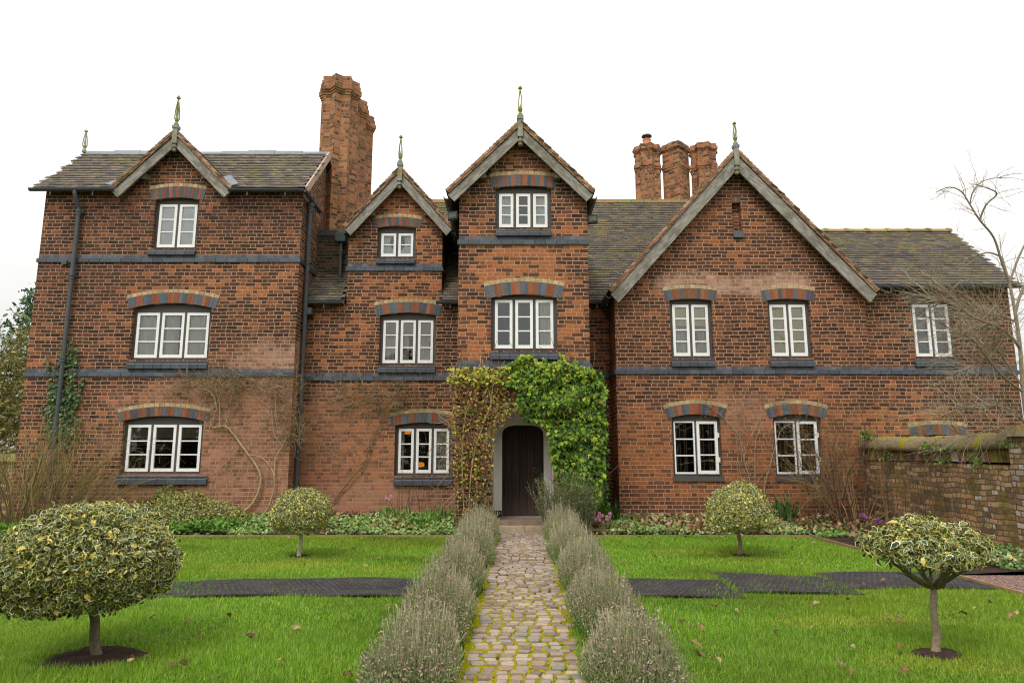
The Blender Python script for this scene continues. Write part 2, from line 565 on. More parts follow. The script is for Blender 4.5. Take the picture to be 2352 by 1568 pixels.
def arch_ring(g, Y, info, T, pat, nocream=False, full=None):
    """polychrome voussoirs round a segmental arch, with an outer course of buff headers"""
    cx, cz, R, a = info
    cr = 0 if nocream else .085
    a2 = a + .085 / R if full is None else full
    R1 = R + T - cr
    n = max(6, int(round(2 * a2 * (R + T * .5) / .088)))
    def seg(t0, t1, r0, r1, y0, y1, col, mat):
        p = [(cx + r * math.sin(t), cz + r * math.cos(t)) for t, r in ((t0, r0), (t1, r0), (t1, r1), (t0, r1))]
        g.prism(p, y0, y1, col, mat)
    nn = 24
    for i in range(nn):     # mortar bed behind
        seg(-a2 + 2 * a2 * i / nn, -a2 + 2 * a2 * (i + 1) / nn, R + .001, R + T, Y - .003, Y + .06, (.4, .3, .2), 1)
    for i in range(n):
        t0, t1 = -a2 + 2 * a2 * i / n, -a2 + 2 * a2 * (i + 1) / n
        e = .0045 / R
        k = min(i, n - 1 - i)
        ch = pat[k % len(pat)]
        col = jit(BLUE if ch == 'B' else ARED, .3)
        if ch == 'R' and random.random() < .3:
            col = jit(lin((140, 76, 50)), .2)
        seg(t0 + e, t1 - e, R + .003, R1 - .004, Y - .009 - random.uniform(0, .003), Y + .05, col, 0)
    if not nocream:
        n = max(6, int(round(2 * a2 * (R + T) / .118)))
        for i in range(n):
            t0, t1 = -a2 + 2 * a2 * i / n, -a2 + 2 * a2 * (i + 1) / n
            e = .006 / R
            seg(t0 + e, t1 - e, R1 + .005, R + T, Y - .008 - random.uniform(0, .004), Y + .05, jit(CREAM, .22), 0)


def brick_run(g, x0, x1, z0, z1, y0, y1, bl, col, amt=.2, axis='x', c0=0):
    n = max(1, int(round((x1 - x0) / bl)))
    st = (x1 - x0) / n
    for i in range(n):
        a, b = x0 + i * st + .004, x0 + (i + 1) * st - .004
        j = random.uniform(-.003, .003)
        if axis == 'x':
            g.box(a, b, y0 + j, y1, z0 + .003, z1 - .003, jit(col, amt))
        else:
            g.box(y0 - abs(j), y1 + abs(j), a, b, z0 + .003, z1 - .003, jit(col, amt))


def make_window(w):
    Y, X0, X1 = w['Y'], w['X0'], w['X1']
    yf = Y + .105
    ft = .05
    plain = w['n'] in ('gable_c', 'gable_d', 'wing_low')
    fr = .085 if not plain else .065
    # frame panel (outline of opening, one hole for each casement)
    nc, nr = w['nc'], w['nr']
    zb = w['Zb'] + (.05 if not plain else .1)
    zt = w['Zt']
    xa, xb = X0 + fr * .8, X1 - fr * .8
    mul = .045 if not plain else .03
    cw = (xb - xa - mul * (nc - 1)) / nc
    rects = []
    for i in range(nc):
        c0 = xa + i * (cw + mul)
        rects.append((c0, c0 + cw))
    g = Geo()
    e = .004
    hole = [(x + (e if x > (X0 + X1) / 2 else -e), z + (e if z > w['Zs'] - .01 else 0)) for x, z in w['hole']]
    hs = [[(a, zb), (b, zb), (b, zt), (a, zt)] for a, b in rects]
    panel(g, yf, hole, hs)
    for h in hs:
        side(g, h, yf, yf + .07, flip=True)
    panel(g, yf + .07, hole, hs)
    if plain:
        g.box(X0 - .02, X1 + .02, Y - .03, yf - .002, w['Zb'] - .045, w['Zb'] + .05)
    wo = g.build('window', M['grey'], house)
    # casements
    for i, (a, b) in enumerate(rects):
        g = Geo()
        s = .057
        if plain and i == 0:
            s = .03
        y0, y1 = yf - .018, yf + .03
        if plain and w['n'] == 'gable_c' and i == 1:
            y0 -= .02
        a2, b2, z0, z1 = a + .006, b - .006, zb + .006, zt - .006
        g.box(a2, a2 + s, y0, y1, z0, z1)
        g.box(b2 - s, b2, y0, y1, z0, z1)
        g.box(a2 + s, b2 - s, y0, y1, z0, z0 + s * 1.25)
        g.box(a2 + s, b2 - s, y0, y1, z1 - s, z1)
        for k in range(1, nr):
            zz = z0 + s * 1.25 + (z1 - s - z0 - s * 1.25) * k / nr
            g.box(a2 + s, b2 - s, y0 + .012, y1 - .004, zz - .0135, zz + .0135)
        if plain and i == 1:
            for zz in (z0 + .3, z1 - .3):
                g.box(b2 + .0, b2 + .03, y0 - .015, y0 + .02, zz - .05, zz + .05)
        g.build('casement', M['white'], wo)
    g = Geo()
    for i, (a, b) in enumerate(rects):
        panel(g, yf + .012, [(a + .03, zb + .03), (b - .03, zb + .03), (b - .03, zt - .03), (a + .03, zt - .03)], [])
    g.build('glass_pane', M['glass'], wo)
    # arch
    g = Geo()
    arch_ring(g, Y, w['arch'], w['Za'] - w['Zc'], w['pat'], w.get('nocream', False))
    g.build('brick_arch', [M['blue'], M['joint']], wo)
    if w['sill']:
        a, b, c, d = w['sill']
        ym = (c + d) / 2
        x0, x1 = P(a, ym, Y - .05).x, P(b, ym, Y - .05).x
        xm = sum(w['x']) / 2
        z1, z0 = w['Zb'] - .004, P(xm, d, Y - .06).z
        zm = z0 + (z1 - z0) * .42
        g = Geo()
        n = max(3, int(round((x1 - x0) / .21)))
        for i in range(n):
            p, q = x0 + (x1 - x0) * i / n + .004, x0 + (x1 - x0) * (i + 1) / n - .004
            col = jit(lin((76, 82, 90)), .2)
            g.hexa([(p, Y - .075, z0), (q, Y - .075, z0), (q, Y + .08, z0), (p, Y + .08, z0)],
                   [(p, Y - .078, zm), (q, Y - .078, zm), (q, Y + .08, zm), (p, Y + .08, zm)], col)
            col = jit(lin((84, 88, 98)), .18)
            g.hexa([(p, Y - .06, zm + .006), (q, Y - .06, zm + .006), (q, yf - .004, zm + .006), (p, yf - .004, zm + .006)],
                   [(p, Y - .035, z1 - .03), (q, Y - .035, z1 - .03), (q, yf - .004, z1), (p, yf - .004, z1)], col)
        g.box(x0 + .01, x1 - .01, Y - .05, Y + .06, z0 + .01, z1 - .04, lin((60, 58, 56)))
        g.build('sill', M['blue'], wo)
    w['obj'] = wo
    w['rects'] = rects
    w['zb'], w['zt'] = zb, zt
    return wo


for w in WIN:
    make_window(w)
WD = {w['n']: w for w in WIN}

# ------------------------------------------------------------------ gables: apex, half width and foot (surveyed on the barge board plane)
def gable(px, py, fy, half, Y):
    a = P(px, py, Y)
    z = P(px, fy, Y).z
    hw = half / F * (Y * CS + (z - CAMZ) * SN)
    return dict(x=a.x, z=a.z, fz=z, hw=hw, tan=(a.z - z) / hw, Y=Y)


OV = .24
GD = gable(404, 301, 431, 135.5, Y_L - OV)
GM = gable(919, 386, 518, 122, Y_R - OV)
GP = gable(1195, 281, 438, 166, Y_P - OV)
GG = gable(1690, 345, 666, 305, Y_G - OV)


def roofline(g, x, drop=.14):
    return g['z'] - abs(x - g['x']) * g['tan'] - drop


# left wing roof
EZ_L = P(600, 433, Y_L - .18).z
def zridge(px, py, Y):
    return P(px, py, Y).z
RY_L = Y_L + 1.55
RZ_L = P(600, 352, RY_L).z
PL = math.atan2(RZ_L - EZ_L, RY_L - (Y_L - .18))
YB_L = RY_L * 2 - Y_L
# main roof
EY_M, EZ_M = Y_R - .16, P(1380, 692, Y_R - .16).z
RY_M = 19.3
RZ_M = P(1450, 463, RY_M).z
# end wing roof
EY_W, EZ_W = Y_W - .15, P(2150, 655, Y_W - .15).z
RY_W = Y_W + 1.95
RZ_W = P(2050, 531, RY_W).z
YB = 21.5

# walls
def holes_of(*names):
    return [WD[n]['hole'] for n in names]


dz = GD
zL = EZ_L + .02
lx = lambda x: (x, max(zL, roofline(dz, x)))
x_a = dz['x'] - (dz['z'] - .14 - zL) / dz['tan']
x_b = dz['x'] + (dz['z'] - .14 - zL) / dz['tan']
block(Y_L, Y_L + .32, [(X_L0, Z0), (X_L1, Z0), (X_L1, zL), (x_b, zL), (dz['x'], dz['z'] - .14), (x_a, zL), (X_L0, zL)],
      holes_of('attic', 'first', 'ground'), [M['brick_left']], label='dark red brick front wall of the three storey wing')


def endwall(X0, X1, Y0, Yr, Yb, ez, rz, mat, label):
    """gabled wall facing sideways"""
    g = Geo()
    prof = [(Y0, Z0), (Yb, Z0), (Yb, ez), (Yr, rz - .12), (Y0, ez)]
    n = len(prof)
    V = [(X0, y, z) for y, z in prof] + [(X1, y, z) for y, z in prof]
    Fa = [tuple(range(n)), tuple(range(2 * n - 1, n - 1, -1))] + [((i + 1) % n, i, n + i, n + (i + 1) % n) for i in range(n)]
    g.add(V, Fa)
    o = g.build('wall', [mat], house)
    o['label'] = label


endwall(X_L1 - .3, X_L1 - .001, Y_L + .325, RY_L, YB_L, zL, RZ_L, M['brick_left'], 'side wall of the three storey wing')
endwall(X_L0 + .001, X_L0 + .3, Y_L + .325, RY_L, YB_L, zL, RZ_L, M['brick_left'], 'outer end wall of the three storey wing')

zM = roofline(GM, X_M0)
ze = EZ_M - .02
block(Y_R, Y_R + .3, [(X_L1 + .002, Z0), (X_P0 + .1, Z0), (X_P0 + .1, ze), (X_M1, ze), (X_M1, roofline(GM, X_M1)), (GM['x'], GM['z'] - .14), (X_M0, zM), (X_M0, ze), (X_L1 + .002, ze)],
      holes_of('mid_attic', 'mid_first', 'mid_ground'), [M['brick_mid']], label='orange red brick wall of the recessed middle bay')
# returns of the middle gable
g = Geo()
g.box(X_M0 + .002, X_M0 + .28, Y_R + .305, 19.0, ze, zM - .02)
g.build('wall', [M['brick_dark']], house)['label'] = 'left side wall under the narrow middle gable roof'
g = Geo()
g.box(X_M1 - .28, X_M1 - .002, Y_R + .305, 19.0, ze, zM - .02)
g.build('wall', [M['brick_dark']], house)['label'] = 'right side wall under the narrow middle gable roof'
# dark flank wall with blue coping between wing and middle bay
YD = 16.3
zd0, zd1 = P(760, 655, YD).z, P(750, 527, YD).z
g = Geo()
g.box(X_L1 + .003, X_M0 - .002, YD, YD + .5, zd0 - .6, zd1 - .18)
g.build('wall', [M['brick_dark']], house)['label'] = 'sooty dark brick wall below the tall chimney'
g = Geo()
brick_run(g, X_L1 + .01, X_M0 - .06, zd1 - .175, zd1 - .09, YD - .03, YD + .5, .23, lin((64, 66, 70)))
brick_run(g, X_L1 + .01, X_M0 - .2, zd1 - .085, zd1, YD + .03, YD + .5, .23, lin((60, 62, 66)))
g.build('coping', M['blue'], house)
# porch tower
DW = dict(Y=Y_P)
dx0, dx1 = P(1132, 1080, Y_P).x, P(1271, 1080, Y_P).x
dzs, dzc = P(1200, 1012, Y_P).z, P(1200, 957, Y_P).z
dpts, dinfo = arch_pts(dx0, dx1, dzs, dzc, 14)
DH = [(dx0, Z0 + .001)] + dpts + [(dx1, Z0 + .001)]
block(Y_P, Y_P + .32, [(X_P0, Z0), (X_P1, Z0), (X_P1, roofline(GP, X_P1)), (GP['x'], GP['z'] - .14), (X_P0, roofline(GP, X_P0))],
      holes_of('porch_top', 'porch_first') + [DH], [M['brick_porch'], M['plaster']], hole_mat={2: (1, .80)}, label='brick front wall of the porch tower')
g = Geo()
g.box(X_P0 + .001, X_P0 + .3, Y_P + .325, 19.0, Z0, roofline(GP, X_P0) - .03)
g.build('wall', [M['brick_porch']], house)['label'] = 'left side wall of the porch tower'
g = Geo()
g.box(X_P1 - .3, X_P1 - .001, Y_P + .325, 19.0, Z0, roofline(GP, X_P1) - .03)
g.build('wall', [M['brick_porch']], house)['label'] = 'right side wall of the porch tower'
# recessed wall between porch and gable wing
g = Geo()
g.box(X_P1 - .05, X_G0 + .1, Y_R, Y_R + .3, Z0, EZ_M - .02)
g.build('wall', [M['brick_mid']], house)['label'] = 'narrow shaded wall between porch tower and gable wing'
# gable wing
nx0, nx1 = P(1682, 500, Y_G).x, P(1702, 500, Y_G).x
nz0, nz1 = P(1692, 537, Y_G).z, P(1692, 466, Y_G).z
niche = [(nx0, nz0), (nx0, nz1), (nx1, nz1), (nx1, nz0)]
block(Y_G, Y_G + .32, [(X_G0, Z0), (X_G1, Z0), (X_G1, roofline(GG, X_G1)), (GG['x'], GG['z'] - .14), (X_G0, roofline(GG, X_G0))],
      holes_of('gable_a', 'gable_b', 'gable_c', 'gable_d') + [niche], [M['brick_gable']], label='brown red brick front wall of the wide gable wing')
g = Geo()
g.box(nx0 - .05, nx1 + .05, Y_G + .13, Y_G + .2, nz0 - .05, nz1 + .05)
g.build('niche_back', [M['brick_gable']], house)
g = Geo()
g.box(X_G0 + .001, X_G0 + .3, Y_G + .325, YB, Z0, roofline(GG, X_G0) - .03)
g.build('wall', [M['brick_gable']], house)['label'] = 'left side wall of the wide gable wing'
g = Geo()
g.box(X_G1 - .3, X_G1 - .001, Y_G + .325, YB, Z0, roofline(GG, X_G1) - .03)
g.build('wall', [M['brick_gable']], house)['label'] = 'right side wall of the wide gable wing'
g = Geo()
zz = nz1 + .005
for i in range(3):
    w_ = (nx1 - nx0 + .02) / 3
    g.box(nx0 - .01 + i * w_ + .004, nx0 - .01 + (i + 1) * w_ - .004, Y_G - .012, Y_G + .1, zz, zz + .13, jit(BLUE if i != 1 else ARED, .1))
g.build('niche_arch', M['blue'], house)
g = Geo()
g.box(nx0 - .01, nx1 + .03, Y_G - .03, Y_G + .12, nz0 - .0085, nz0 + .05, jit(BLUE))
g.box(nx0 - .01, nx1 + .03, Y_G - .06, Y_G + .12, nz0 - .1, nz0 - .009, jit(BLUE))
g.build('niche_sill', M['blue'], house)
# end wing
block(Y_W, Y_W + .3, [(X_G1 + .002, Z0), (X_W1, Z0), (X_W1, EZ_W + .02), (X_G1 + .002, EZ_W + .02)],
      holes_of('wing', 'wing_low'), [M['brick_wing']], label='brick front wall of the low end wing')
endwall(X_W1 - .3, X_W1 - .001, Y_W + .305, RY_W, 2 * RY_W - Y_W, EZ_W + .02, RZ_W, M['brick_wing'], 'gabled end wall of the low end wing')
# back walls (close the rooms)
g = Geo()
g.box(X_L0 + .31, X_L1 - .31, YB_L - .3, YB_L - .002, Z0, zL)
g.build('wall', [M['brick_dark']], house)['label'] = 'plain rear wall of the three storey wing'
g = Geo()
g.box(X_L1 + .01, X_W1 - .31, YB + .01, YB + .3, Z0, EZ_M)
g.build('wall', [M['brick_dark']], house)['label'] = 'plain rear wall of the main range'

# floors inside the rooms, dark boards
M['boards'] = flat_mat('dark_floorboards', lin((70, 54, 42)), .7, .2, 5, .3)
M['inner'] = flat_mat('room_plaster', lin((120, 112, 100)), .9, .1, 2, .1)
def floor(*a):
    g = Geo()
    g.box(*a)
    g.build('floor', M['boards'], house)


for z in (0.28, 3.0, 5.5):
    floor(X_L0 + .31, X_L1 - .31, Y_L + .33, YB_L - .31, z - .06, z)
for z in (0.28, 3.0):
    floor(X_L1 + .01, X_P0 - .01, Y_R + .31, YB, z - .06, z)
    floor(X_G0 + .31, X_G1 - .31, Y_G + .33, YB, z - .06, z)
    floor(X_G1 + .01, X_W1 - .31, Y_W + .31, 2 * RY_W - Y_W, z - .06, z)
floor(X_P0 + .31, X_P1 - .31, Y_P + 1.0, 18.89, 2.72, 2.8)
floor(X_P0 + .31, X_P1 - .31, Y_P + .33, 18.89, 5.25, 5.33)
g = Geo()
g.box(X_P0 + .31, X_P1 - .31, 18.9, 19, .2, 8)
g.build('wall', M['inner'], house)['label'] = 'inner rear wall of the porch tower'

# ------------------------------------------------------------------ string courses
def string(Y, x0, x1, ytop, ybot, xm, ret=None):
    z1, z0 = P(xm, ytop, Y).z, P(xm, ybot, Y - .03).z
    zm = z0 + (z1 - z0) * .52
    g = Geo()
    brick_run(g, x0, x1, zm, z1, Y - .007, Y + .05, .12, lin((92, 92, 100)), .34)
    brick_run(g, x0 - .03, x1 + .03, z0, zm, Y - .035, Y + .05, .235, lin((80, 88, 98)), .24)
    g.box(x0, x1, Y - .003, Y + .04, z0 + .005, z1 - .005, [k * .5 for k in MORT])
    if ret:     # along the returning side wall
        X, s, Yb = ret
        brick_run(g, Y + .06, Yb, zm, z1, X - .05, X + .007, .12, lin((92, 90, 100)), .3, axis='y') if s > 0 else brick_run(g, Y + .06, Yb, zm, z1, X - .007, X + .05, .12, lin((92, 90, 100)), .3, axis='y')
        if s > 0:
            brick_run(g, Y + .06, Yb, z0, zm, X - .05, X + .034, .235, lin((74, 78, 86)), .2, axis='y')
        else:
            brick_run(g, Y + .06, Yb, z0, zm, X - .034, X + .05, .235, lin((74, 78, 86)), .2, axis='y')
    g.build('string_course', M['blue'], house)


string(Y_L, X_L0, X_L1, 585, 602, 400, (X_L1, 1, YD))
string(Y_L, X_L0, X_L1, 846.5, 864, 400, (X_L1, 1, Y_R))
string(Y_R, X_M0, X_M1, 605, 622, 900, (X_M1, 1, 16.6))
string(Y_R, X_L1 + .04, X_P0 - .04, 855.5, 873.5, 900)
string(Y_P, X_P0, X_P1, 542, 561, 1200)
string(Y_P, X_P0, X_P1, 827, 845.5, 1200)
string(Y_G, X_G0, X_G1 - .04, 841, 859, 1700, (X_G0, -1, Y_R))
string(Y_W, X_G1 + .04, X_W1, 841.5, 859.5, 2150)
string(Y_R, X_P1 + .01, X_G0 - .04, 852, 868, 1380)

# ------------------------------------------------------------------ tiled roofs
def tilecols(kind):
    base = {'grey': [(122, 113, 102), (132, 121, 109), (112, 106, 101), (142, 128, 114), (120, 112, 108), (138, 127, 102)],
            'brown': [(120, 111, 99), (128, 117, 103), (108, 101, 95), (116, 111, 108), (134, 126, 96), (138, 119, 101)],
            'dark': [(76, 70, 64), (88, 78, 70), (66, 64, 62), (84, 80, 60)]}[kind]
    return [lin(b, .84 if kind == 'grey' else .68) for b in base]


def tiled(O, sv, tv, S, T, keep, kind, mat, label=None, sw=.168, ga=.115, name='roof', under=True):
    """one roof slope: overlapping clay tiles laid course by course from origin O along sv, up tv"""
    O, sv, tv = Vector(O), Vector(sv).normalized(), Vector(tv).normalized()
    nv = sv.cross(tv)
    cols = tilecols(kind)
    g = Geo()
    nr_, ncx = int(T / ga), int(S / sw) + 1
    Vs, Cs = [], []
    sag = [random.uniform(-.006, .006) for _ in range(ncx + 2)]
    for r in range(nr_):
        t0 = r * ga
        off = (r % 2) * sw * .5 + random.uniform(-.012, .012)
        rj = random.uniform(-.006, .006)
        for i in range(-1, ncx):
            s0 = i * sw + off
            c = O + sv * (s0 + sw / 2) + tv * (t0 + ga / 2)
            if s0 + sw / 2 < 0 or s0 + sw / 2 > S or not keep(c):
                continue
            j = random.uniform(-.005, .005) + rj
            lift = random.uniform(.0, .007)
            w = sw - .006
            top = []
            for (ss, tt, h) in ((0, j, .042 + lift), (w, j + random.uniform(-.004, .004), .042 + lift + random.uniform(-.004, .004)), (w, ga * 1.5, .014), (0, ga * 1.5, .014)):
                top.append(O + sv * (s0 + ss) + tv * (t0 + tt) + nv * h)
            bot = [p - nv * (.024 if k_ < 2 else .012) for k_, p in enumerate(top)]
            Vs += [tuple(p) for p in bot + top]
            cc = jit(random.choice(cols), .17)
            Cs += [cc] * 8
    n = len(Vs) // 8
    Fb = np.array([(0, 1, 5, 4), (1, 2, 6, 5), (3, 0, 4, 7), (4, 5, 6, 7)])
    g.add(Vs, (Fb[None] + 8 * np.arange(n)[:, None, None]).reshape(-1, 4), np.array(Cs))
    o = g.build(name, mat, house)
    if label:
        o['label'] = label
    return o


def slab(pts, th=.05):
    """roof deck below the tiles"""
    a, b, c = (Vector(p) for p in pts[:3])
    nv = (b - a).cross(c - a).normalized()
    if nv.z < 0:
        nv = -nv
    V = [Vector(p) - nv * .004 for p in pts] + [Vector(p) - nv * (th + .004) for p in pts]
    n = len(pts)
    g = Geo()
    g.add([tuple(v) for v in V], [tuple(range(n)), tuple(range(2 * n - 1, n - 1, -1))] + [(i, (i + 1) % n, n + (i + 1) % n, n + i) for i in range(n)])
    return g.build('roof_deck', M['tile_under'], house)


def in_gable(c, gb, m=.05):
    """below the slope of a cross gable"""
    return c.z < gb['z'] - abs(c.x - gb['x']) * gb['tan'] - m and abs(c.x - gb['x']) < gb['hw'] + .3


# left wing
y0, z0 = Y_L - .18, EZ_L
xa, xb = X_L0 - .16, X_L1 + .13
Ls = math.hypot(RY_L - y0, RZ_L - z0)
tvL = Vector((0, RY_L - y0, RZ_L - z0)).normalized()
tiled((xa, y0, z0), (1, 0, 0), tvL, xb - xa, Ls - .03, lambda c: not in_gable(c, GD, -.02), 'grey', M['tile'], 'grey brown tiled roof of the three storey wing')
for p, q in ((xa, GD['x'] - GD['hw'] - .02), (GD['x'] + GD['hw'] + .02, xb)):
    slab([(p, y0, z0), (q, y0, z0), (q, RY_L, RZ_L), (p, RY_L, RZ_L)])
slab([(GD['x'] - GD['hw'], Y_L + .33, z0 + (.51) * math.tan(PL) - .02), (GD['x'] + GD['hw'], Y_L + .33, z0 + .51 * math.tan(PL) - .02), (GD['x'] + GD['hw'], RY_L, RZ_L - .02), (GD['x'] - GD['hw'], RY_L, RZ_L - .02)])
slab([(xa, 2 * RY_L - y0, z0), (xb, 2 * RY_L - y0, z0), (xb, RY_L, RZ_L), (xa, RY_L, RZ_L)])
g = Geo()
for i in range(9):      # lead ridge sheets
    p, q = xa + (xb - xa) * i / 9, xa + (xb - xa) * (i + 1) / 9
    h = .02 * math.sin(i * 1.3)
    g.hexa([(p, RY_L - .15, RZ_L - .12 + h), (q, RY_L - .15, RZ_L - .12 + h), (q, RY_L + .15, RZ_L - .12 + h), (p, RY_L + .15, RZ_L - .12 + h)],
           [(p + .006, RY_L - .03, RZ_L + .045 + h), (q, RY_L - .03, RZ_L + .045 + h), (q, RY_L + .03, RZ_L + .045 + h), (p + .006, RY_L + .03, RZ_L + .045 + h)])
g.build('ridge', M['lead'], house)
# main range
tvM = Vector((0, RY_M - EY_M, RZ_M - EZ_M)).normalized()
LM = math.hypot(RY_M - EY_M, RZ_M - EZ_M)
def keep_main(c):
    if in_gable(c, GM, 0) and X_M0 - .02 < c.x < X_M1 + .02:
        return False
    if X_P0 - .02 < c.x < X_P1 + .02 and c.z < GP['z'] - abs(c.x - GP['x']) * GP['tan']:
        return False
    if c.x < X_M0 and c.y > YD:
        return False
    if c.x > X_G0 - .03 and in_gable(c, GG, 0):
        return False
    return True
tiled((X_L1 + .01, EY_M, EZ_M), (1, 0, 0), tvM, X_G1 - X_L1 - 1.2, LM - .03, keep_main, 'brown', M['tile'], 'lichen spotted tiled roof of the main range')
def mslab(x0, x1, f0, f1):
    a = lambda f: (EY_M + (RY_M - EY_M) * f, EZ_M + (RZ_M - EZ_M) * f)
    (ya, za), (yb, zb) = a(f0), a(f1)
    slab([(x0, ya, za), (x1, ya, za), (x1, yb, zb), (x0, yb, zb)])
mslab(X_L1 + .01, X_M0 - .01, 0, .2)
mslab(X_M0 + .3, X_M1 - .3, .18, 1)
mslab(X_M1 + .005, X_P0 - .005, 0, 1)
mslab(X_P0 + .31, X_P1 - .31, .18, 1)
mslab(X_P1 + .005, X_G0 - .005, 0, 1)
mslab(X_G0 + .31, X_G1, .18, 1)
mslab(X_L1 + .01, X_M0 + .2, .35, 1)
slab([(X_L1, RY_M * 2 - EY_M, EZ_M), (X_G1, RY_M * 2 - EY_M, EZ_M), (X_G1, RY_M, RZ_M), (X_L1, RY_M, RZ_M)])
g = Geo()
xx = X_M0
while xx < X_G0 + 3.2:
    c = jit(random.choice([lin((150, 118, 84)), lin((128, 118, 74)), lin((120, 104, 92))]), .15)
    g.hexa([(xx, RY_M - .14, RZ_M - .08), (xx + .38, RY_M - .14, RZ_M - .08), (xx + .38, RY_M + .14, RZ_M - .08), (xx, RY_M + .14, RZ_M - .08)],
           [(xx, RY_M - .05, RZ_M + .06), (xx + .38, RY_M - .05, RZ_M + .06), (xx + .38, RY_M + .05, RZ_M + .06), (xx, RY_M + .05, RZ_M + .06)], c)
    xx += .39
g.build('ridge', M['tile'], house)
# end wing
tvW = Vector((0, RY_W - EY_W, RZ_W - EZ_W)).normalized()
LW = math.hypot(RY_W - EY_W, RZ_W - EZ_W)
xw0, xw1 = X_G1 - 1.6, X_W1 + .12
tiled((xw0, EY_W, EZ_W), (1, 0, 0), tvW, xw1 - xw0, LW - .03, lambda c: not in_gable(c, GG, -.02), 'brown', M['tile'], 'ochre lichened tiled roof of the low end wing')
slab([(X_G1 + .31, EY_W, EZ_W), (xw1, EY_W, EZ_W), (xw1, RY_W, RZ_W), (X_G1 + .31, RY_W, RZ_W)])
slab([(X_G1, RY_W * 2 - EY_W, EZ_W), (xw1, RY_W * 2 - EY_W, EZ_W), (xw1, RY_W, RZ_W), (X_G1, RY_W, RZ_W)])
g = Geo()
n = 10
rx0 = GG['x'] + (GG['z'] - RZ_W) / GG['tan'] - .1
for i in range(n):
    p, q = rx0 + (xw1 - rx0) * i / n, rx0 + (xw1 - rx0) * (i + 1) / n
    c = jit(lin((146, 126, 84)), .25)
    an = np.linspace(-.2, PI + .2, 9)
    prof = [(.12 * math.cos(a), .085 * math.sin(a)) for a in an]
    for (u0, u1, k) in ((p, q - .07, 1.0), (q - .07, q + .01, 1.25)):
        V = [(u0, RY_W + y * k, RZ_W - .03 + z * k) for y, z in prof] + [(u1, RY_W + y * k, RZ_W - .03 + z * k) for y, z in prof]
        m = len(prof)
        g.add(V, [(j, j + 1, m + j + 1, m + j) for j in range(m - 1)] + [tuple(range(m)), tuple(range(2 * m - 1, m - 1, -1))], c)
g.build('ridge', M['tile'], house)


# cross gables: roof slopes, verge, barge boards, post, finial
def finial(x, y, z, H, col, parent=house, lean=0.0):
    g = Geo()
    def L(prof, k=8):
        g.lathe((x, y, z), prof, k, col)
    L([(.055, -.02), (.055, .05), (.03, .055), (.026, .09), (.045, .12), (.05, .16)])
    n = 7
    for i in range(4):
        a = PI / 4 + i * PI / 2
        pts = []
        for k in range(n):
            f = k / (n - 1)
            r = .046 * (1 - f * .1) * (1 - f ** 2.6) + .016
            pts.append((x + r * math.cos(a) * .8, y + r * math.sin(a) * .8, z + .15 + f * (H * .56)))
        g.tube(pts, .0125, 4, col)
    g.lathe((x, y, z), [(.0, .16), (.028, .17), (.012, .24), (.002, .32)], 6, col)
    L([(.03, H * .55 + .15), (.022, H * .8), (.018, H * .86), (.042, H * .88), (.05, H * .905), (.03, H * .93), (.03, H * .95), (.012, H * .985), (.002, H)])
    return g.build('finial', M['finial'], parent)


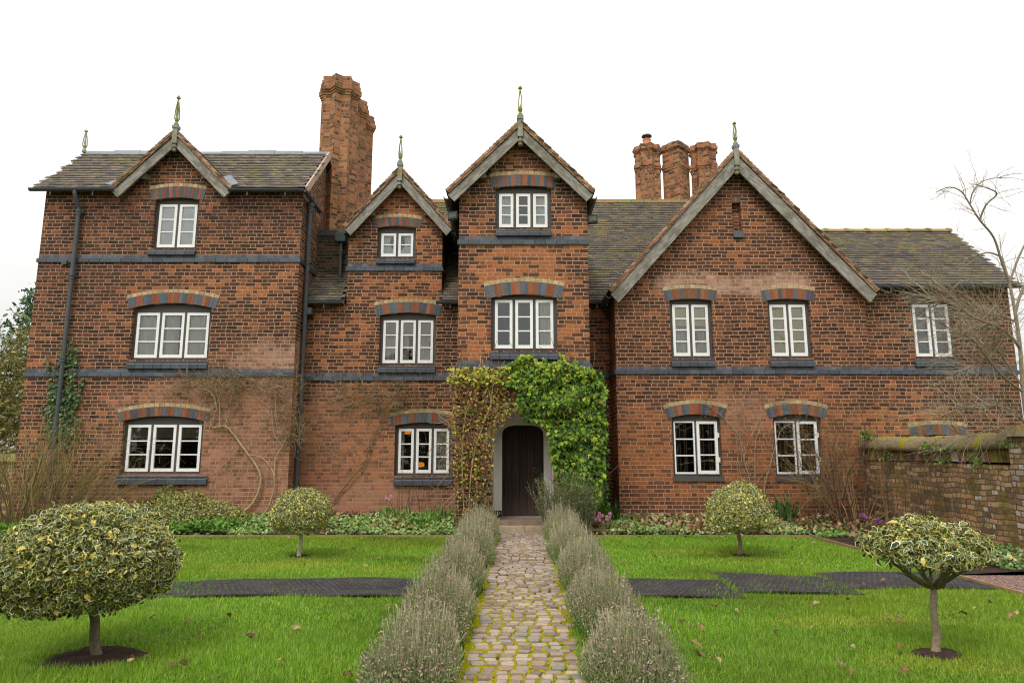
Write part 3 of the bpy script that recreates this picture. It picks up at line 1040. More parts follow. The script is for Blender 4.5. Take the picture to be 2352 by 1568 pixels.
def cross_gable(gb, Yback, bw, kind, fin, post=(.4, .22), tiles=True, fcol=lin((150, 150, 110))):
    x, z, tan, hw, Yf = gb['x'], gb['z'], gb['tan'], gb['hw'], gb['Y']
    ca = 1 / math.hypot(1, tan)
    fz = z - hw * tan
    for s in (-1, 1):
        up = Vector((-s, 0, tan)).normalized()
        lo = Vector((x + s * (hw + .02), Yf, fz - .02 * tan))
        L = (hw + .02) / ca
        if s < 0:
            tiled(lo, (0, -1, 0), up, 0.001, .001, lambda c: True, kind, M['tile']) if False else None
        # slope: sv chosen so that sv x tv points outward
        if s > 0:
            O, sv = lo, Vector((0, 1, 0))
        else:
            O, sv = Vector((lo.x, Yback, lo.z)), Vector((0, -1, 0))
        tiled(O, sv, up, Yback - Yf, L - .02, lambda c: True, kind, M['tile'], ga=.115)
        slab([tuple(lo), (lo.x, Yback, lo.z), (x, Yback, z), (x, Yf, z)])
        # verge: undercloak tiles bedded on the edge
        g = Geo()
        n = int(L / .105)
        for i in range(n):
            t0 = i * .105
            p = lo + up * t0
            nv = Vector((s * tan, 0, 1)).normalized()
            for (h0, h1, e) in ((-.055, -.022, 0), (-.02, .03, .012)):
                c = jit(random.choice([lin((160, 124, 98)), lin((144, 110, 86)), lin((176, 142, 114)), lin((126, 100, 82))]), .15)
                a = p + nv * (h0 + .012)
                b = p + up * (.13) + nv * h0
                a2, b2 = p + nv * (h1 + .02), p + up * .13 + nv * h1
                yy0, yy1 = Yf - .03 - e - random.uniform(0, .01), Yf + .1
                g.hexa([(a.x, yy0, a.z), (b.x, yy0, b.z), (b.x, yy1, b.z), (a.x, yy1, a.z)], [(a2.x, yy0, a2.z), (b2.x, yy0, b2.z), (b2.x, yy1, b2.z), (a2.x, yy1, a2.z)], c)
        g.build('verge', M['verge'], house)
        # barge board
        zo = .062 / ca
        A = (x + s * .05, z - zo - .05 * tan)
        Bq = (x + s * (hw + .005), fz - zo - .0)
        dn = bw / ca
        foot = (Bq[0] - s * dn * .55 / max(tan, .8) * .9, Bq[1] - dn + dn * .55 / max(tan, .8) * .9 * tan)
        pts = [A, (A[0], A[1] - dn), foot, Bq]
        if s > 0:
            pts = pts[::-1]
        gg = Geo()
        gg.prism(pts, Yf, Yf + .05)
        gg.build('bargeboard', M['oak_r'] if s > 0 else M['oak_l'], house)
    # purlin ends under the boards
    for s in (-1, 1):
        g = Geo()
        xx = x + s * hw * .52
        zz = z - hw * .52 * tan - .36
        g.box(xx - .06, xx + .06, Yf + .06, Yf + OV + .02, zz - .05, zz + .07, lin((110, 100, 88)))
        g.build('purlin_end', M['finial'], house)
    # post with turned drop, and finial
    g = Geo()
    ph, dh = post
    zt = z + .05
    g.box(x - .055, x + .055, Yf - .05, Yf + .055, zt - ph, zt, lin((150, 148, 136)))
    g.lathe((x, Yf, zt - ph), [(.03, 0), (.03, -.03), (.058, -.05), (.058, -.1), (.03, -.12), (.028, -.13), (.05, -.15), (.045, -dh + .02), (.015, -dh)][::-1], 10, lin((140, 138, 122)))
    g.build('gable_post', M['finial'], house)
    g = Geo()
    g.box(x - .07, x + .07, Yf - .065, Yf + .07, zt + .001, zt + .07)
    g.build('lead_cap', M['lead'], house)
    finial(x, Yf, zt + .08, fin, fcol)


def oak_mat(name, ang):
    t = NT(name)
    p = t.pos()
    x, y, z = t.sep(p)
    c, s = math.cos(ang), math.sin(ang)
    u = t.math('ADD', t.math('MULTIPLY', x, c), t.math('MULTIPLY', z, s))
    v = t.math('ADD', t.math('MULTIPLY', x, -s), t.math('MULTIPLY', z, c))
    q = t.comb(t.math('MULTIPLY', u, 2.5), y, t.math('MULTIPLY', v, 22))
    n1 = t.noise(q, 1.6, 5, .65)
    n2 = t.noise(p, 2.5, 4, .65)
    col = t.ramp(n1, [(.28, lin((100, 96, 86))), (.5, lin((146, 142, 132))), (.72, lin((182, 178, 168)))])
    col = t.mix(t.math('MULTIPLY', t.rng(n2, .47, .62), .55), col, lin((96, 92, 76)))
    return t.done(t.bsdf(col, .8, .2, t.bump(n1, .006, .7)))


M['oak_l'] = oak_mat('weathered_oak_rising', .78)
M['oak_r'] = oak_mat('weathered_oak_falling', -.78)
MG = lin((146, 148, 96))
cross_gable(GD, RY_L, .195, 'grey', P(405, 219, GD['Y']).z - GD['z'] - .13, (.36, .2))
cross_gable(GM, 18.6, .19, 'brown', P(919, 309, GM['Y']).z - GM['z'] - .13, (.38, .2))
cross_gable(GP, 18.6, .19, 'brown', P(1195, 196, GP['Y']).z - GP['z'] - .13, (.38, .2), fcol=lin((160, 160, 84)))
cross_gable(GG, YB, .245, 'brown', P(1690, 279, GG['Y']).z - GG['z'] - .13, (.42, .22))
o = finial(P(193, 350, RY_L).x, RY_L, RZ_L + .04, P(193, 297, RY_L).z - RZ_L - .04, lin((176, 172, 156)))
# verge boards on the ends of the left roof
for X in (xb - .02,):
    g = Geo()
    a = Vector((X, y0 - .02, z0))
    b = Vector((X, RY_L, RZ_L))
    nv = Vector((0, -math.sin(PL), math.cos(PL)))
    q = [a + nv * .035, b + nv * .035, b - nv * .15, a - nv * .12]
    V = [tuple(v) for v in q] + [tuple(v + Vector((.04, 0, 0))) for v in q]
    g.add(V, [(0, 1, 2, 3), (7, 6, 5, 4), (0, 4, 5, 1), (1, 5, 6, 2), (2, 6, 7, 3), (3, 7, 4, 0)], lin((190, 166, 146)))
    g.build('verge_board', M['verge'], house)
# lead valleys at the dormer feet
for s in (-1, 1):
    g = Geo()
    bx = GD['x'] + s * GD['hw']
    a = Vector((bx + s * .06, Y_L - .22, EZ_L + .055))
    b = Vector((bx - s * .3, Y_L + .16, EZ_L + .42))
    d = Vector((s * .13, -.02, .02))
    g.hexa([tuple(a - d), tuple(a + d), tuple(b + d), tuple(b - d)], [tuple(v + Vector((0, -.01, .02))) for v in (a - d, a + d, b + d, b - d)])
    g.build('lead_valley', M['lead'], house)
g = Geo()       # stepped lead flashing where the middle gable roof meets the chimney
for i in range(3):
    xx = GM['x'] - GM['hw'] + .12 + i * .1
    zz = GM['z'] - abs(xx - GM['x']) * GM['tan'] + .02
    g.box(xx - .1, xx + .06, 16.2 + i * .012, 16.21 + i * .012, zz, zz + .2)
g.build('lead_flashing', M['lead'], house)

# ------------------------------------------------------------------ chimneys
def star(r, k=8, inner=.765, rot=0.0):
    out = []
    for i in range(2 * k):
        a = rot + PI * i / k
        q = r if i % 2 == 0 else r * inner
        out.append((q * math.cos(a), q * math.sin(a)))
    return out


def shaft(cx, cy, z0, z1, r, plan, parent, corb, band=None, pot=None):
    g = Geo()
    def ring(za, zb, k):
        n = len(plan)
        V = [(cx + x * r * k, cy + y * r * k, za) for x, y in plan] + [(cx + x * r * k, cy + y * r * k, zb) for x, y in plan]
        g.add(V, [(i, (i + 1) % n, n + (i + 1) % n, n + i) for i in range(n)] + [tuple(range(n - 1, -1, -1)), tuple(range(n, 2 * n))])
    zc = z1 - corb
    ring(z0, zc, 1.0)
    st = [1.05, 1.11, 1.17, 1.17, 1.11, 1.11, 1.05, 1.05]
    h = corb / len(st)
    for i, k in enumerate(st):
        ring(zc + i * h + .001, zc + (i + 1) * h, k)
    if band:
        for i, k in enumerate((1.05, 1.1, 1.06)):
            ring(band + i * .07 + .001, band + i * .07 + .069, k)
    o = g.build('chimney', M['brick_chimney'], parent)
    g = Geo()
    g.lathe((cx, cy, z1 + .001), [(r * .72, 0), (r * .66, .05), (r * .3, .07)], 16, lin((130, 128, 120)))
    g.build('flaunching', M['joint'], o)
    if pot:
        g = Geo()
        g.lathe((cx, cy, z1 + .05), [(.13, 0), (.12, .16), (.135, .2), (.12, .22)], 14, lin((206, 136, 106)))
        g.build('chimney_pot', M['verge'], o)
        g = Geo()
        g.lathe((cx, cy, z1 + .36), [(.16, 0), (.15, .035), (.05, .06)], 14, lin((60, 54, 52)))
        for i in range(3):
            a = i * 2.1
            g.box(cx + .1 * math.cos(a) - .008, cx + .1 * math.cos(a) + .008, cy + .1 * math.sin(a) - .008, cy + .1 * math.sin(a) + .008, z1 + .24, z1 + .37, lin((60, 54, 52)))
        g.build('cowl', M['iron'], o)
    return o


st8 = star(1.0, 8, .765, 0)
st8b = star(1.0, 8, .765, 0.12)
dia = [(1, 0), (0, 1), (-1, 0), (0, -1)]
cz = P(777, 192, 17.25).z
cx = P(778, 300, 17.25).x
for i, Y in enumerate((17.25, 18.15, 19.05)):
    shaft(cx + i * .02, Y, 6.3, cz - (.0 if i == 0 else .05), .50, st8, house, .52)
zt = [P(1487, 340, 19.6).z, P(1552, 336, 19.6).z, P(1616, 338, 19.6).z]
for i, (px, pl) in enumerate(((1488, st8b), (1553, dia), (1617, st8b))):
    c = P(px, 400, 19.6)
    shaft(c.x, 19.6, RZ_M - 1.0, zt[i], .40, pl, house, .24, band=P(px, 392, 19.6).z - .05, pot=(i == 0))

# ------------------------------------------------------------------ gutters and pipes
def gutter(a, b, r=.062, name='gutter'):
    g = Geo()
    a, b = Vector(a), Vector(b)
    d = (b - a).normalized()
    sx = Vector((0, 0, 1)).cross(d).normalized()
    prof = [(r * math.cos(t), r * math.sin(t)) for t in np.linspace(PI, 2 * PI, 8)] + [(r * .8 * math.cos(t), r * .8 * math.sin(t) + .004) for t in np.linspace(2 * PI, PI, 8)]
    n = len(prof)
    V = [tuple(a + sx * u + Vector((0, 0, v))) for u, v in prof] + [tuple(b + sx * u + Vector((0, 0, v))) for u, v in prof]
    g.add(V, [(i, (i + 1) % n, n + (i + 1) % n, n + i) for i in range(n)] + [tuple(range(n)), tuple(range(2 * n - 1, n - 1, -1))])
    k = int((b - a).length / 1.0) + 1
    for i in range(k):
        c = a + d * ((b - a).length * (i + .5) / k)
        g.box(c.x - .012, c.x + .012, c.y - .012, c.y + .012, c.z - r - .1, c.z - r + .01)
    return g.build(name, M['iron'], house)


def downpipe(pts, r=.046, collars=()):
    g = Geo()
    g.tube(pts, r, 10)
    for (x, y, z) in collars:
        g.lathe((x, y, z), [(r, -.07), (r + .014, -.065), (r + .014, -.03), (r + .006, -.02), (r + .018, .0), (r + .018, .05), (r, .055)], 12)
        g.box(x - .09, x + .09, y + .02, y + .06, z - .02, z + .02)
    return g.build('downpipe', M['iron'], house, smooth=False)


gz = EZ_L - .03
gy = Y_L - .25
gutter((xa - .05, gy, gz), (GD['x'] - GD['hw'] + .06, gy, gz))
gutter((GD['x'] + GD['hw'] - .03, gy, gz - .01), (xb - .02, gy, gz - .02))
gutter((xb - .02, gy, gz - .02), (xb + .0, Y_L + .95, gz - .1))
px1 = P(178, 470, Y_L - .09).x
downpipe([(px1 + .02, gy, gz - .03), (px1 + .02, gy, gz - .12), (px1 + .03, gy + .02, gz - .18), (px1 + .05, Y_L - .11, gz - .4), (px1 + .05, Y_L - .09, gz - .5), (px1 + .05, Y_L - .09, 3.0), (px1 + .05, Y_L - .09, 0.05)],
         collars=[(px1 + .05, Y_L - .09, gz - .5), (px1 + .05, Y_L - .09, P(165, 636, Y_L).z), (px1 + .05, Y_L - .09, P(148, 826, Y_L).z), (px1 + .05, Y_L - .09, P(133, 985, Y_L).z)])
px2 = X_L1 + .075
yp = Y_R - .28
ztop = P(716, 470, yp).z
downpipe([(px2, yp, ztop), (px2, yp, 3.0), (px2, yp, 0.05)], .05, [(px2, yp, ztop - .12), (px2, yp, P(712, 600, yp).z), (px2, yp, P(694, 985, yp).z)])
g = Geo()
g.lathe((px2, yp, ztop - .1), [(.06, 0), (.09, .05), (.1, .14), (.085, .15)], 10)
g.build('hopper', M['iron'], house)
g = Geo()
c = P(708, 717, Y_R - .2)
g.box(c.x - .1, c.x + .1, Y_R - .3, Y_R - .06, c.z - .06, c.z + .09)
g.build('hopper', M['iron'], house)
c = P(784, 547, YD - .12)
g = Geo()
g.hexa([(c.x - .11, YD - .22, c.z - .1), (c.x + .11, YD - .22, c.z - .1), (c.x + .11, YD - .02, c.z - .1), (c.x - .11, YD - .02, c.z - .1)],
       [(c.x - .14, YD - .25, c.z + .1), (c.x + .14, YD - .25, c.z + .1), (c.x + .14, YD - .02, c.z + .1), (c.x - .14, YD - .02, c.z + .1)])
g.box(c.x - .08, c.x + .1, YD - .2, YD - .04, c.z + .11, c.z + .2)
g.build('hopper', M['iron'], house)
zb_ = P(784, 645, YD - .1).z
downpipe([(c.x, YD - .1, c.z - .1), (c.x, YD - .1, zb_ + .1), (c.x - .02, YD - .14, zb_ + .02), (c.x - .06, YD - .22, zb_ - .03)], .045, [(c.x, YD - .1, c.z - .35), (c.x, YD - .1, zb_ + .12)])
gutter((X_L1 + .03, EY_M - .07, EZ_M - .02), (X_M0 - .0, EY_M - .07, EZ_M - .02))
gutter((X_M1 - .1, EY_M - .07, EZ_M - .02), (X_P0 - .01, EY_M - .07, EZ_M - .02))
gutter((X_P1 + .01, EY_M - .07, EZ_M - .02), (X_G0 + .1, EY_M - .07, EZ_M - .02))
gutter((X_G1 + .12, EY_W - .06, EZ_W - .02), (xw1 + .02, EY_W - .06, EZ_W - .02))
for gb, s, yb in ((GP, -1, 16.6), (GP, 1, 16.6), (GM, -1, 16.9), (GM, 1, 16.9), (GG, -1, 16.6)):
    X = gb['x'] + s * (gb['hw'] + .03)
    gutter((X, gb['Y'] + .06, gb['fz'] - .09), (X, yb, gb['fz'] - .09), .075)
# floodlights on the porch tower
for px, py, s in ((1040, 497, -1), (1361, 505, 1)):
    c = P(px, py, Y_P + .1)
    g = Geo()
    x, y, z = c
    g.hexa([(x - .1, y - .04, z - .075), (x + .1, y - .07, z - .06), (x + .1, y - .01, z - .085), (x - .1, y + .02, z - .1)],
           [(x - .1, y - .06, z + .075), (x + .1, y - .09, z + .09), (x + .1, y + .02, z + .075), (x - .1, y + .05, z + .06)])
    xw = X_P0 if s < 0 else X_P1
    g.box(min(x, xw), max(x, xw), y - .01, y + .02, z + .0, z + .04)
    o = g.build('floodlight', M['iron'], house)
    g = Geo()
    g.hexa([(x - .07, y - .052, z - .045), (x + .07, y - .078, z - .035), (x + .07, y - .06, z - .035), (x - .07, y - .03, z - .045)],
           [(x - .07, y - .064, z + .045), (x + .07, y - .09, z + .055), (x + .07, y - .07, z + .055), (x - .07, y - .045, z + .045)])
    g.build('lens', flat_mat('floodlight_lens', lin((120, 120, 108)), .5, .3), o)
# small sensor box and cable on the left wing, sensor by the porch gable
c = P(151, 604, Y_L)
g = Geo()
g.box(c.x - .06, c.x + .06, Y_L - .07, Y_L - .002, c.z - .045, c.z + .045)
g.box(c.x + .06, c.x + .3, Y_L - .03, Y_L - .004, c.z - .006, c.z + .006)
g.build('junction_box', M['iron'], house)
c = P(1128, 392, Y_P)
g = Geo()
g.box(c.x - .025, c.x + .025, Y_P - .09, Y_P - .002, c.z - .05, c.z + .05)
g.build('sensor', M['iron'], house)

# ------------------------------------------------------------------ doorway
YDo = Y_P + .80
g = Geo()
ox0, ox1 = P(1153, 1080, YDo).x, P(1249, 1080, YDo).x
ozs, ozc = P(1200, 1000, YDo).z, P(1200, 976, YDo).z
zf = P(1200, 1186, YDo).z
def door_outline(x0, x1, zb, zs, zc, n=14):
    pts = []
    cx_, w = (x0 + x1) / 2, (x1 - x0) / 2
    for i in range(n + 1):
        a = PI - PI * i / n
        ca, sa = math.cos(a), math.sin(a)
        pts.append((cx_ + w * (abs(ca) ** .62) * (1 if ca > 0 else -1), zs + (zc - zs) * (abs(sa) ** .75)))
    return [(x0, zb)] + pts + [(x1, zb)]
do = door_outline(ox0, ox1, zf, ozs, ozc)
panel(g, YDo, [(dx0 - .2, Z0), (dx1 + .2, Z0), (dx1 + .2, dzc + .2), (dx0 - .2, dzc + .2)], [do])
side(g, do, YDo, YDo + .1, flip=True)
g.build('porch_wall', M['plaster'], house)


def door_mat():
    t = NT('old_oak_door')
    p = t.pos()
    x, y, z = t.sep(p)
    pl = t.math('DIVIDE', x, .155)
    fr = t.math('FRACT', pl)
    edge = t.rng(t.math('MINIMUM', fr, t.math('SUBTRACT', 1.0, fr)), .0, .06)
    wn = t.n('ShaderNodeTexWhiteNoise', noise_dimensions='1D')
    t.put(wn.inputs['W'], t.math('FLOOR', pl))
    q = t.comb(t.math('MULTIPLY', x, 30), y, t.math('MULTIPLY', z, 1.6))
    nz = t.noise(q, 1.5, 5, .65)
    col = t.ramp(nz, [(.3, lin((34, 25, 21))), (.55, lin((54, 41, 35))), (.75, lin((76, 62, 54)))])
    col = t.mix(1.0, col, t.ramp(wn.outputs[0], [(0, (.7, .7, .7)), (1, (1.15, 1.1, 1.05))]), 'MULTIPLY')
    col = t.mix(edge, (.006, .005, .004), col)
    foot_mix = t.rng(t.math('ADD', z, t.math('MULTIPLY', t.noise(q, 1.2, 3), .5)), .5, .95, .5, 0.0)  # paler brown towards the foot of the door, uneven upper edge
    col = t.mix(foot_mix, col, lin((84, 72, 64)))
    return t.done(t.bsdf(col, .7, .25, t.bump(t.math('ADD', nz, edge), .008, .8)))


g = Geo()
e = .008
panel(g, YDo + .06, [(x, z) for x, z in door_outline(ox0 - .002, ox1 + .002, zf + .015, ozs, ozc + .002)], [])
panel(g, YDo + .11, [(x, z) for x, z in door_outline(ox0 - .002, ox1 + .002, zf + .015, ozs, ozc + .002)], [])
door = g.build('door', door_mat(), house)
g = Geo()
hx, hz = ox1 - .16, P(1237, 1079, YDo).z
ring = [(hx + .05 * math.cos(a), YDo + .045, hz + .05 * math.sin(a)) for a in np.linspace(0, 2 * PI, 14)]
g.tube(ring, .009, 5)
g.box(hx - .04, hx + .04, YDo + .05, YDo + .058, hz - .28, hz - .17)
g.build('handle', M['iron'], door)
g = Geo()
arch_ring(g, Y_P, dinfo, P(1200, 935, Y_P).z - dzc, 'BBRR', False)
g.build('brick_arch', [M['blue'], M['joint']], house)
M['step'] = flat_mat('worn_sandstone', lin((132, 112, 98)), .85, .2, 9, .3, .006)
z1, z2 = P(1200, 1206, Y_P - .08).z, P(1200, 1209, Y_P - .22).z
zs1 = P(1200, 1187, YDo).z
g = Geo()
g.box(dx0 + .004, dx1 - .004, Y_P - .06, YDo + .2, 0.0, zf - .005)
g.build('door_step', M['step'], house)
g = Geo()
for p, q in ((ox0 - .18, ox0 + .44), (ox0 + .446, ox1 + .2)):
    g.box(p, q, Y_P - .36, Y_P - .065, -.02, .125)
g.build('door_step', flat_mat('pale_sandstone', lin((164, 148, 124)), .85, .2, 9, .3, .006), house)
g = Geo()
g.box(dx0 + .002, dx0 + .02, Y_P + .05, YDo - .002, zf - .1, zf + .12)
g.box(dx0 + .03, ox0 - .004, YDo - .012, YDo - .001, zf - .1, zf + .12)
g.build('plinth', M['plinth'], house)
g = Geo()
c = P(1213, 965, YDo - .01)
g.box(c.x - .06, c.x + .06, YDo - .05, YDo - .002, c.z - .05, c.z + .05)
g.build('porch_light', M['plinth'], house)
print('gables', {k: {a: round(b, 2) for a, b in v.items()} for k, v in dict(D=GD, M=GM, P=GP, G=GG).items()})
print('X', [round(v, 2) for v in (X_L0, X_L1, X_M0, X_M1, X_P0, X_P1, X_G0, X_G1, X_W1)], 'door', round(ox0, 2), round(ox1, 2), round(zf, 2), round(ozc, 2), 'EZ', round(EZ_L, 2), round(RZ_L, 2), round(EZ_M, 2), round(RZ_M, 2), round(EZ_W, 2), round(RZ_W, 2), 'step', round(z1, 2), round(z2, 2))
# ------------------------------------------------------------------ curtains, blinds and things seen through the windows
M['cloth'] = attr_mat('curtain_cloth', .9, .1, 12, .05)
M['tan'] = flat_mat('tan_bar', lin((150, 122, 96)), .6, .3)


def curtain(wn, f0, f1, g0, g1, col, label, gather=0.0, folds=9, depth=.165):
    """hanging cloth behind a window: fractions across and down the opening"""
    w = WD[wn]
    X0, X1 = w['X0'] + .03, w['X1'] - .03
    Z1, Z0_ = w['zt'] + .05, w['zb'] - .05
    xa_, xb_ = X0 + (X1 - X0) * f0, X0 + (X1 - X0) * f1
    za, zb2 = Z1 - (Z1 - Z0_) * g0, Z1 - (Z1 - Z0_) * g1
    n, m = folds * 6 + 1, 9
    V, ph = [], random.uniform(0, 6)
    for j in range(m):
        v = j / (m - 1)
        for i in range(n):
            u = i / (n - 1)
            pull = gather * math.sin(PI * min(1, v * 1.3)) * 0.5
            x = xa_ + (xb_ - xa_) * (u if gather >= 0 else u)
            if gather > 0:
                x = xa_ + (xb_ - xa_) * (pull + u * (1 - pull))
            elif gather < 0:
                x = xa_ + (xb_ - xa_) * (u * (1 + pull))
            y = w['Y'] + depth + .028 * math.sin(u * folds * 2 * PI + ph + .6 * math.sin(v * 3 + u * 9)) + .012 * math.sin(u * 31 + v * 2)
            V.append((x, y, za + (zb2 - za) * v))
    Fa = [(j * n + i, j * n + i + 1, (j + 1) * n + i + 1, (j + 1) * n + i) for j in range(m - 1) for i in range(n - 1)]
    g = Geo()
    g.add(V, Fa, col)
    o = g.build('curtain', M['cloth'], None, True)
    tag(o, label, 'curtain', 'curtains behind the windows')
    return o


def blind(wn, g0, g1, col, f0=0.0, f1=1.0, depth=.138):
    w = WD[wn]
    X0, X1 = w['X0'] + .02, w['X1'] - .02
    Z1, Z0_ = w['zt'] + .05, w['zb'] - .03
    g = Geo()
    za, zb2 = Z1 - (Z1 - Z0_) * g1, Z1 - (Z1 - Z0_) * g0
    xa_, xb_ = X0 + (X1 - X0) * f0, X0 + (X1 - X0) * f1
    g.box(xa_, xb_, w['Y'] + depth, w['Y'] + depth + .006, za, zb2, col)
    g.box(xa_, xb_, w['Y'] + depth - .008, w['Y'] + depth + .014, za - .02, za + .004, [k * .8 for k in col])
    g.build('blind', M['cloth'], w['obj'])


CW = lin((246, 246, 242)); CG = lin((232, 232, 220)); CB = lin((236, 226, 194))
blind('attic', 0, 1, (.93, .94, .94), depth=.132)
curtain('first', 0, .56, 0, 1, CG, 'left one of two pale curtains closed across the middle floor window of the left wing', folds=7)
curtain('first', .585, 1, 0, 1, CG, 'right one of two pale curtains closed across the middle floor window of the left wing', gather=0, folds=6)
blind('ground', 0, .31, lin((136, 128, 116)))
curtain('mid_attic', .0, .46, 0, 1, CW, 'white net curtain in the left half of the tiny two light attic window', -.75, 5)
curtain('mid_attic', .54, 1, 0, 1, CW, 'white net curtain in the right half of the tiny two light attic window', .75, 5)
blind('mid_first', 0, .34, lin((186, 182, 164)))
curtain('mid_first', 0, .5, .3, 1, CG, 'sage curtain at the left of the window above the bare climbing rose', 0, 7, .2)
curtain('mid_first', .72, 1, .3, 1, CG, 'tied back sage curtain at the right of the window beside the porch tower', -.9, 6, .2)
curtain('mid_ground', 0, .13, 0, 1, CG, 'narrow sage curtain at the left edge of the ground floor window beside the ivy', 0, 3)
curtain('mid_ground', .68, 1, 0, 1, CG, 'wide sage curtain in the right light of the ground floor window beside the ivy', 0, 6)
curtain('porch_top', 0, .3, 0, 1, CW, 'white curtain in the left light of the highest porch tower window', -.2, 5)
curtain('porch_top', .7, 1, 0, 1, CW, 'white curtain in the right light of the highest porch tower window', .2, 5)
curtain('porch_first', .74, 1, 0, 1, CG, 'grey curtain in the right light of the window above the ivy covered porch', 0, 5)
blind('gable_a', 0, .42, CB)
curtain('gable_a', 0, .6, .38, 1, CG, 'cream curtain in the left light of the gable window nearest the porch tower', -.2, 6, .19)
curtain('gable_a', .6, 1, .38, 1, CG, 'cream curtain in the right light of the gable window nearest the porch tower', .4, 5, .19)
blind('gable_b', 0, 1, CB)
curtain('wing', 0, .46, .25, 1, lin((168, 172, 172)), 'blue grey curtain in the left light of the end wing window behind bare twigs', -.15, 5)
curtain('wing', .5, .78, .25, 1, lin((176, 176, 170)), 'blue grey curtain in the right light of the end wing window behind bare twigs', 0, 4)
curtain('wing', .8, 1, .25, 1, lin((170, 108, 84)), 'terracotta curtain edge in the end wing window behind bare twigs', 0, 3)
for wn in ('gable_c', 'gable_d'):
    w = WD[wn]
    for f in (.14, .2, .29, .33, .63, .68, .8, .85):
        g = Geo()
        xx = w['X0'] + (w['X1'] - w['X0']) * f
        g.box(xx - .011, xx + .011, w['Y'] + .2, w['Y'] + .225, w['zb'] - .1, w['zt'] + .1)
        g.build('bar', M['tan'], w['obj'])
t = NT('lit_lampshade')
e = t.n('ShaderNodeEmission')
e.inputs[0].default_value = (1, .32, .03, 1)
e.inputs[1].default_value = .45
M['lampglow'] = t.done(e.outputs[0])
for px, py, lb in ((935, 992, 'small glowing orange lamp hanging high inside the ground floor window beside the ivy'), (966, 1067, 'small glowing orange lamp standing low inside the ground floor window beside the ivy')):
    c = P(px, py, Y_R + .6)
    r_ = empty('lamp', c)
    tag(r_, lb, 'lamp')
    g = Geo()
    g.lathe(c, [(.045, -.05), (.085, -.03), (.09, .03), (.05, .06)], 14)
    g.build('lamp_shade', M['lampglow'], r_)
    g = Geo()
    if py < 1000:
        g.tube([(c.x, c.y, c.z + .06), (c.x, c.y, c.z + .6)], .006, 5)
        g.build('cord', M['iron'], r_)
    else:
        g.lathe(c, [(.06, -.5), (.012, -.47), (.012, -.05)], 10)
        g.build('lamp_stem', M['iron'], r_)
# ------------------------------------------------------------------ garden ground
def nrmz(a):
    return a / (np.linalg.norm(a, axis=-1, keepdims=True) + 1e-9)


def vnoise(x, y, s=1.0, seed=0):
    """cheap smooth 2-d noise, about -1..1"""
    r = np.random.default_rng(seed)
    o = 0
    for k in range(6):
        a, ph, f = r.uniform(0, 2 * PI), r.uniform(0, 2 * PI), s * r.uniform(.6, 2.2)
        o = o + np.sin((x * math.cos(a) + y * math.sin(a)) * f + ph) / 3.2
    return o


def inpoly(x, y, poly):
    c = np.zeros(np.shape(x), bool)
    n = len(poly)
    for i in range(n):
        x0, y0_ = poly[i]
        x1, y1_ = poly[(i + 1) % n]
        if y0_ == y1_:
            continue
        k = ((y0_ > y) != (y1_ > y)) & (x < (x1 - x0) * (y - y0_) / (y1_ - y0_) + x0)
        c ^= k
    return c


def hz(x, y):
    return .018 * vnoise(x, y, 1.1, 3) - .004


def pathx(y):
    return .0146 * y


PW = .40
BEDY = 12.66
def bedz(x, y):
    t_ = np.clip((y - BEDY) / 1.7, 0, 1)
    s_ = np.clip((np.abs(x - pathx(y)) - .45) / .5, 0, 1)
    return .02 + .13 * t_ * t_ * (3 - 2 * t_) * s_ + .012 * vnoise(x, y, 5, 5)


def sheet(name, x0, x1, y0, y1, step, zf, mat, keep=None, kind='structure'):
    nx, ny = int((x1 - x0) / step) + 1, int((y1 - y0) / step) + 1
    X, Y = np.meshgrid(np.linspace(x0, x1, nx), np.linspace(y0, y1, ny))
    V = np.stack([X, Y, zf(X, Y)], -1).reshape(-1, 3)
    i, j = np.meshgrid(np.arange(nx - 1), np.arange(ny - 1))
    a = (j * nx + i).ravel()
    Fa = np.stack([a, a + 1, a + nx + 1, a + nx], -1)
    if keep is not None:
        c = V[Fa].mean(1)
        Fa = Fa[keep(c[:, 0], c[:, 1])]
    g = Geo()
    g.add(V, Fa)
    o = g.build(name, mat, None, True)
    return tag(o, kind=kind)


t = NT('lawn_soil_and_thatch')
p = t.pos()
c1 = t.ramp(t.noise(p, 1.1, 4), [(.3, lin((70, 98, 22))), (.5, lin((92, 124, 30))), (.7, lin((124, 138, 40)))])
c1 = t.mix(t.rng(t.noise(p, 40, 3), .3, .7), [k * .45 for k in lin((80, 104, 30))], c1)
M['lawn'] = t.done(t.bsdf(c1, .9, .15, t.bump(t.noise(p, 45, 3), .02, .6)))
t = NT('garden_soil')
p = t.pos()
c1 = t.ramp(t.noise(p, 7, 5, .7), [(.3, lin((44, 35, 30))), (.6, lin((74, 58, 50))), (.78, lin((104, 84, 70)))])
M['soil'] = t.done(t.bsdf(c1, .95, .15, t.bump(t.noise(p, 22, 5, .7), .03, .9)))
t = NT('pink_gravel')
vo = t.n('ShaderNodeTexVoronoi')
vo.inputs['Scale'].default_value = 55
t.put(vo.inputs['Vector'], t.pos())
c1 = t.mix(.75, lin((168, 140, 136)), vo.outputs['Color'], 'SOFT_LIGHT')
c1 = t.mix(t.rng(vo.outputs['Distance'], .25, .75), c1, lin((84, 64, 62)))
M['gravel'] = t.done(t.bsdf(c1, .9, .2, t.bump(vo.outputs['Distance'], -.012, 1)))
M['far_ground'] = flat_mat('rough_grass', lin((76, 92, 40)), .95, .1, 1.5, .4)
M['board'] = flat_mat('edging_timber', lin((150, 126, 88)), .85, .2, 12, .3)

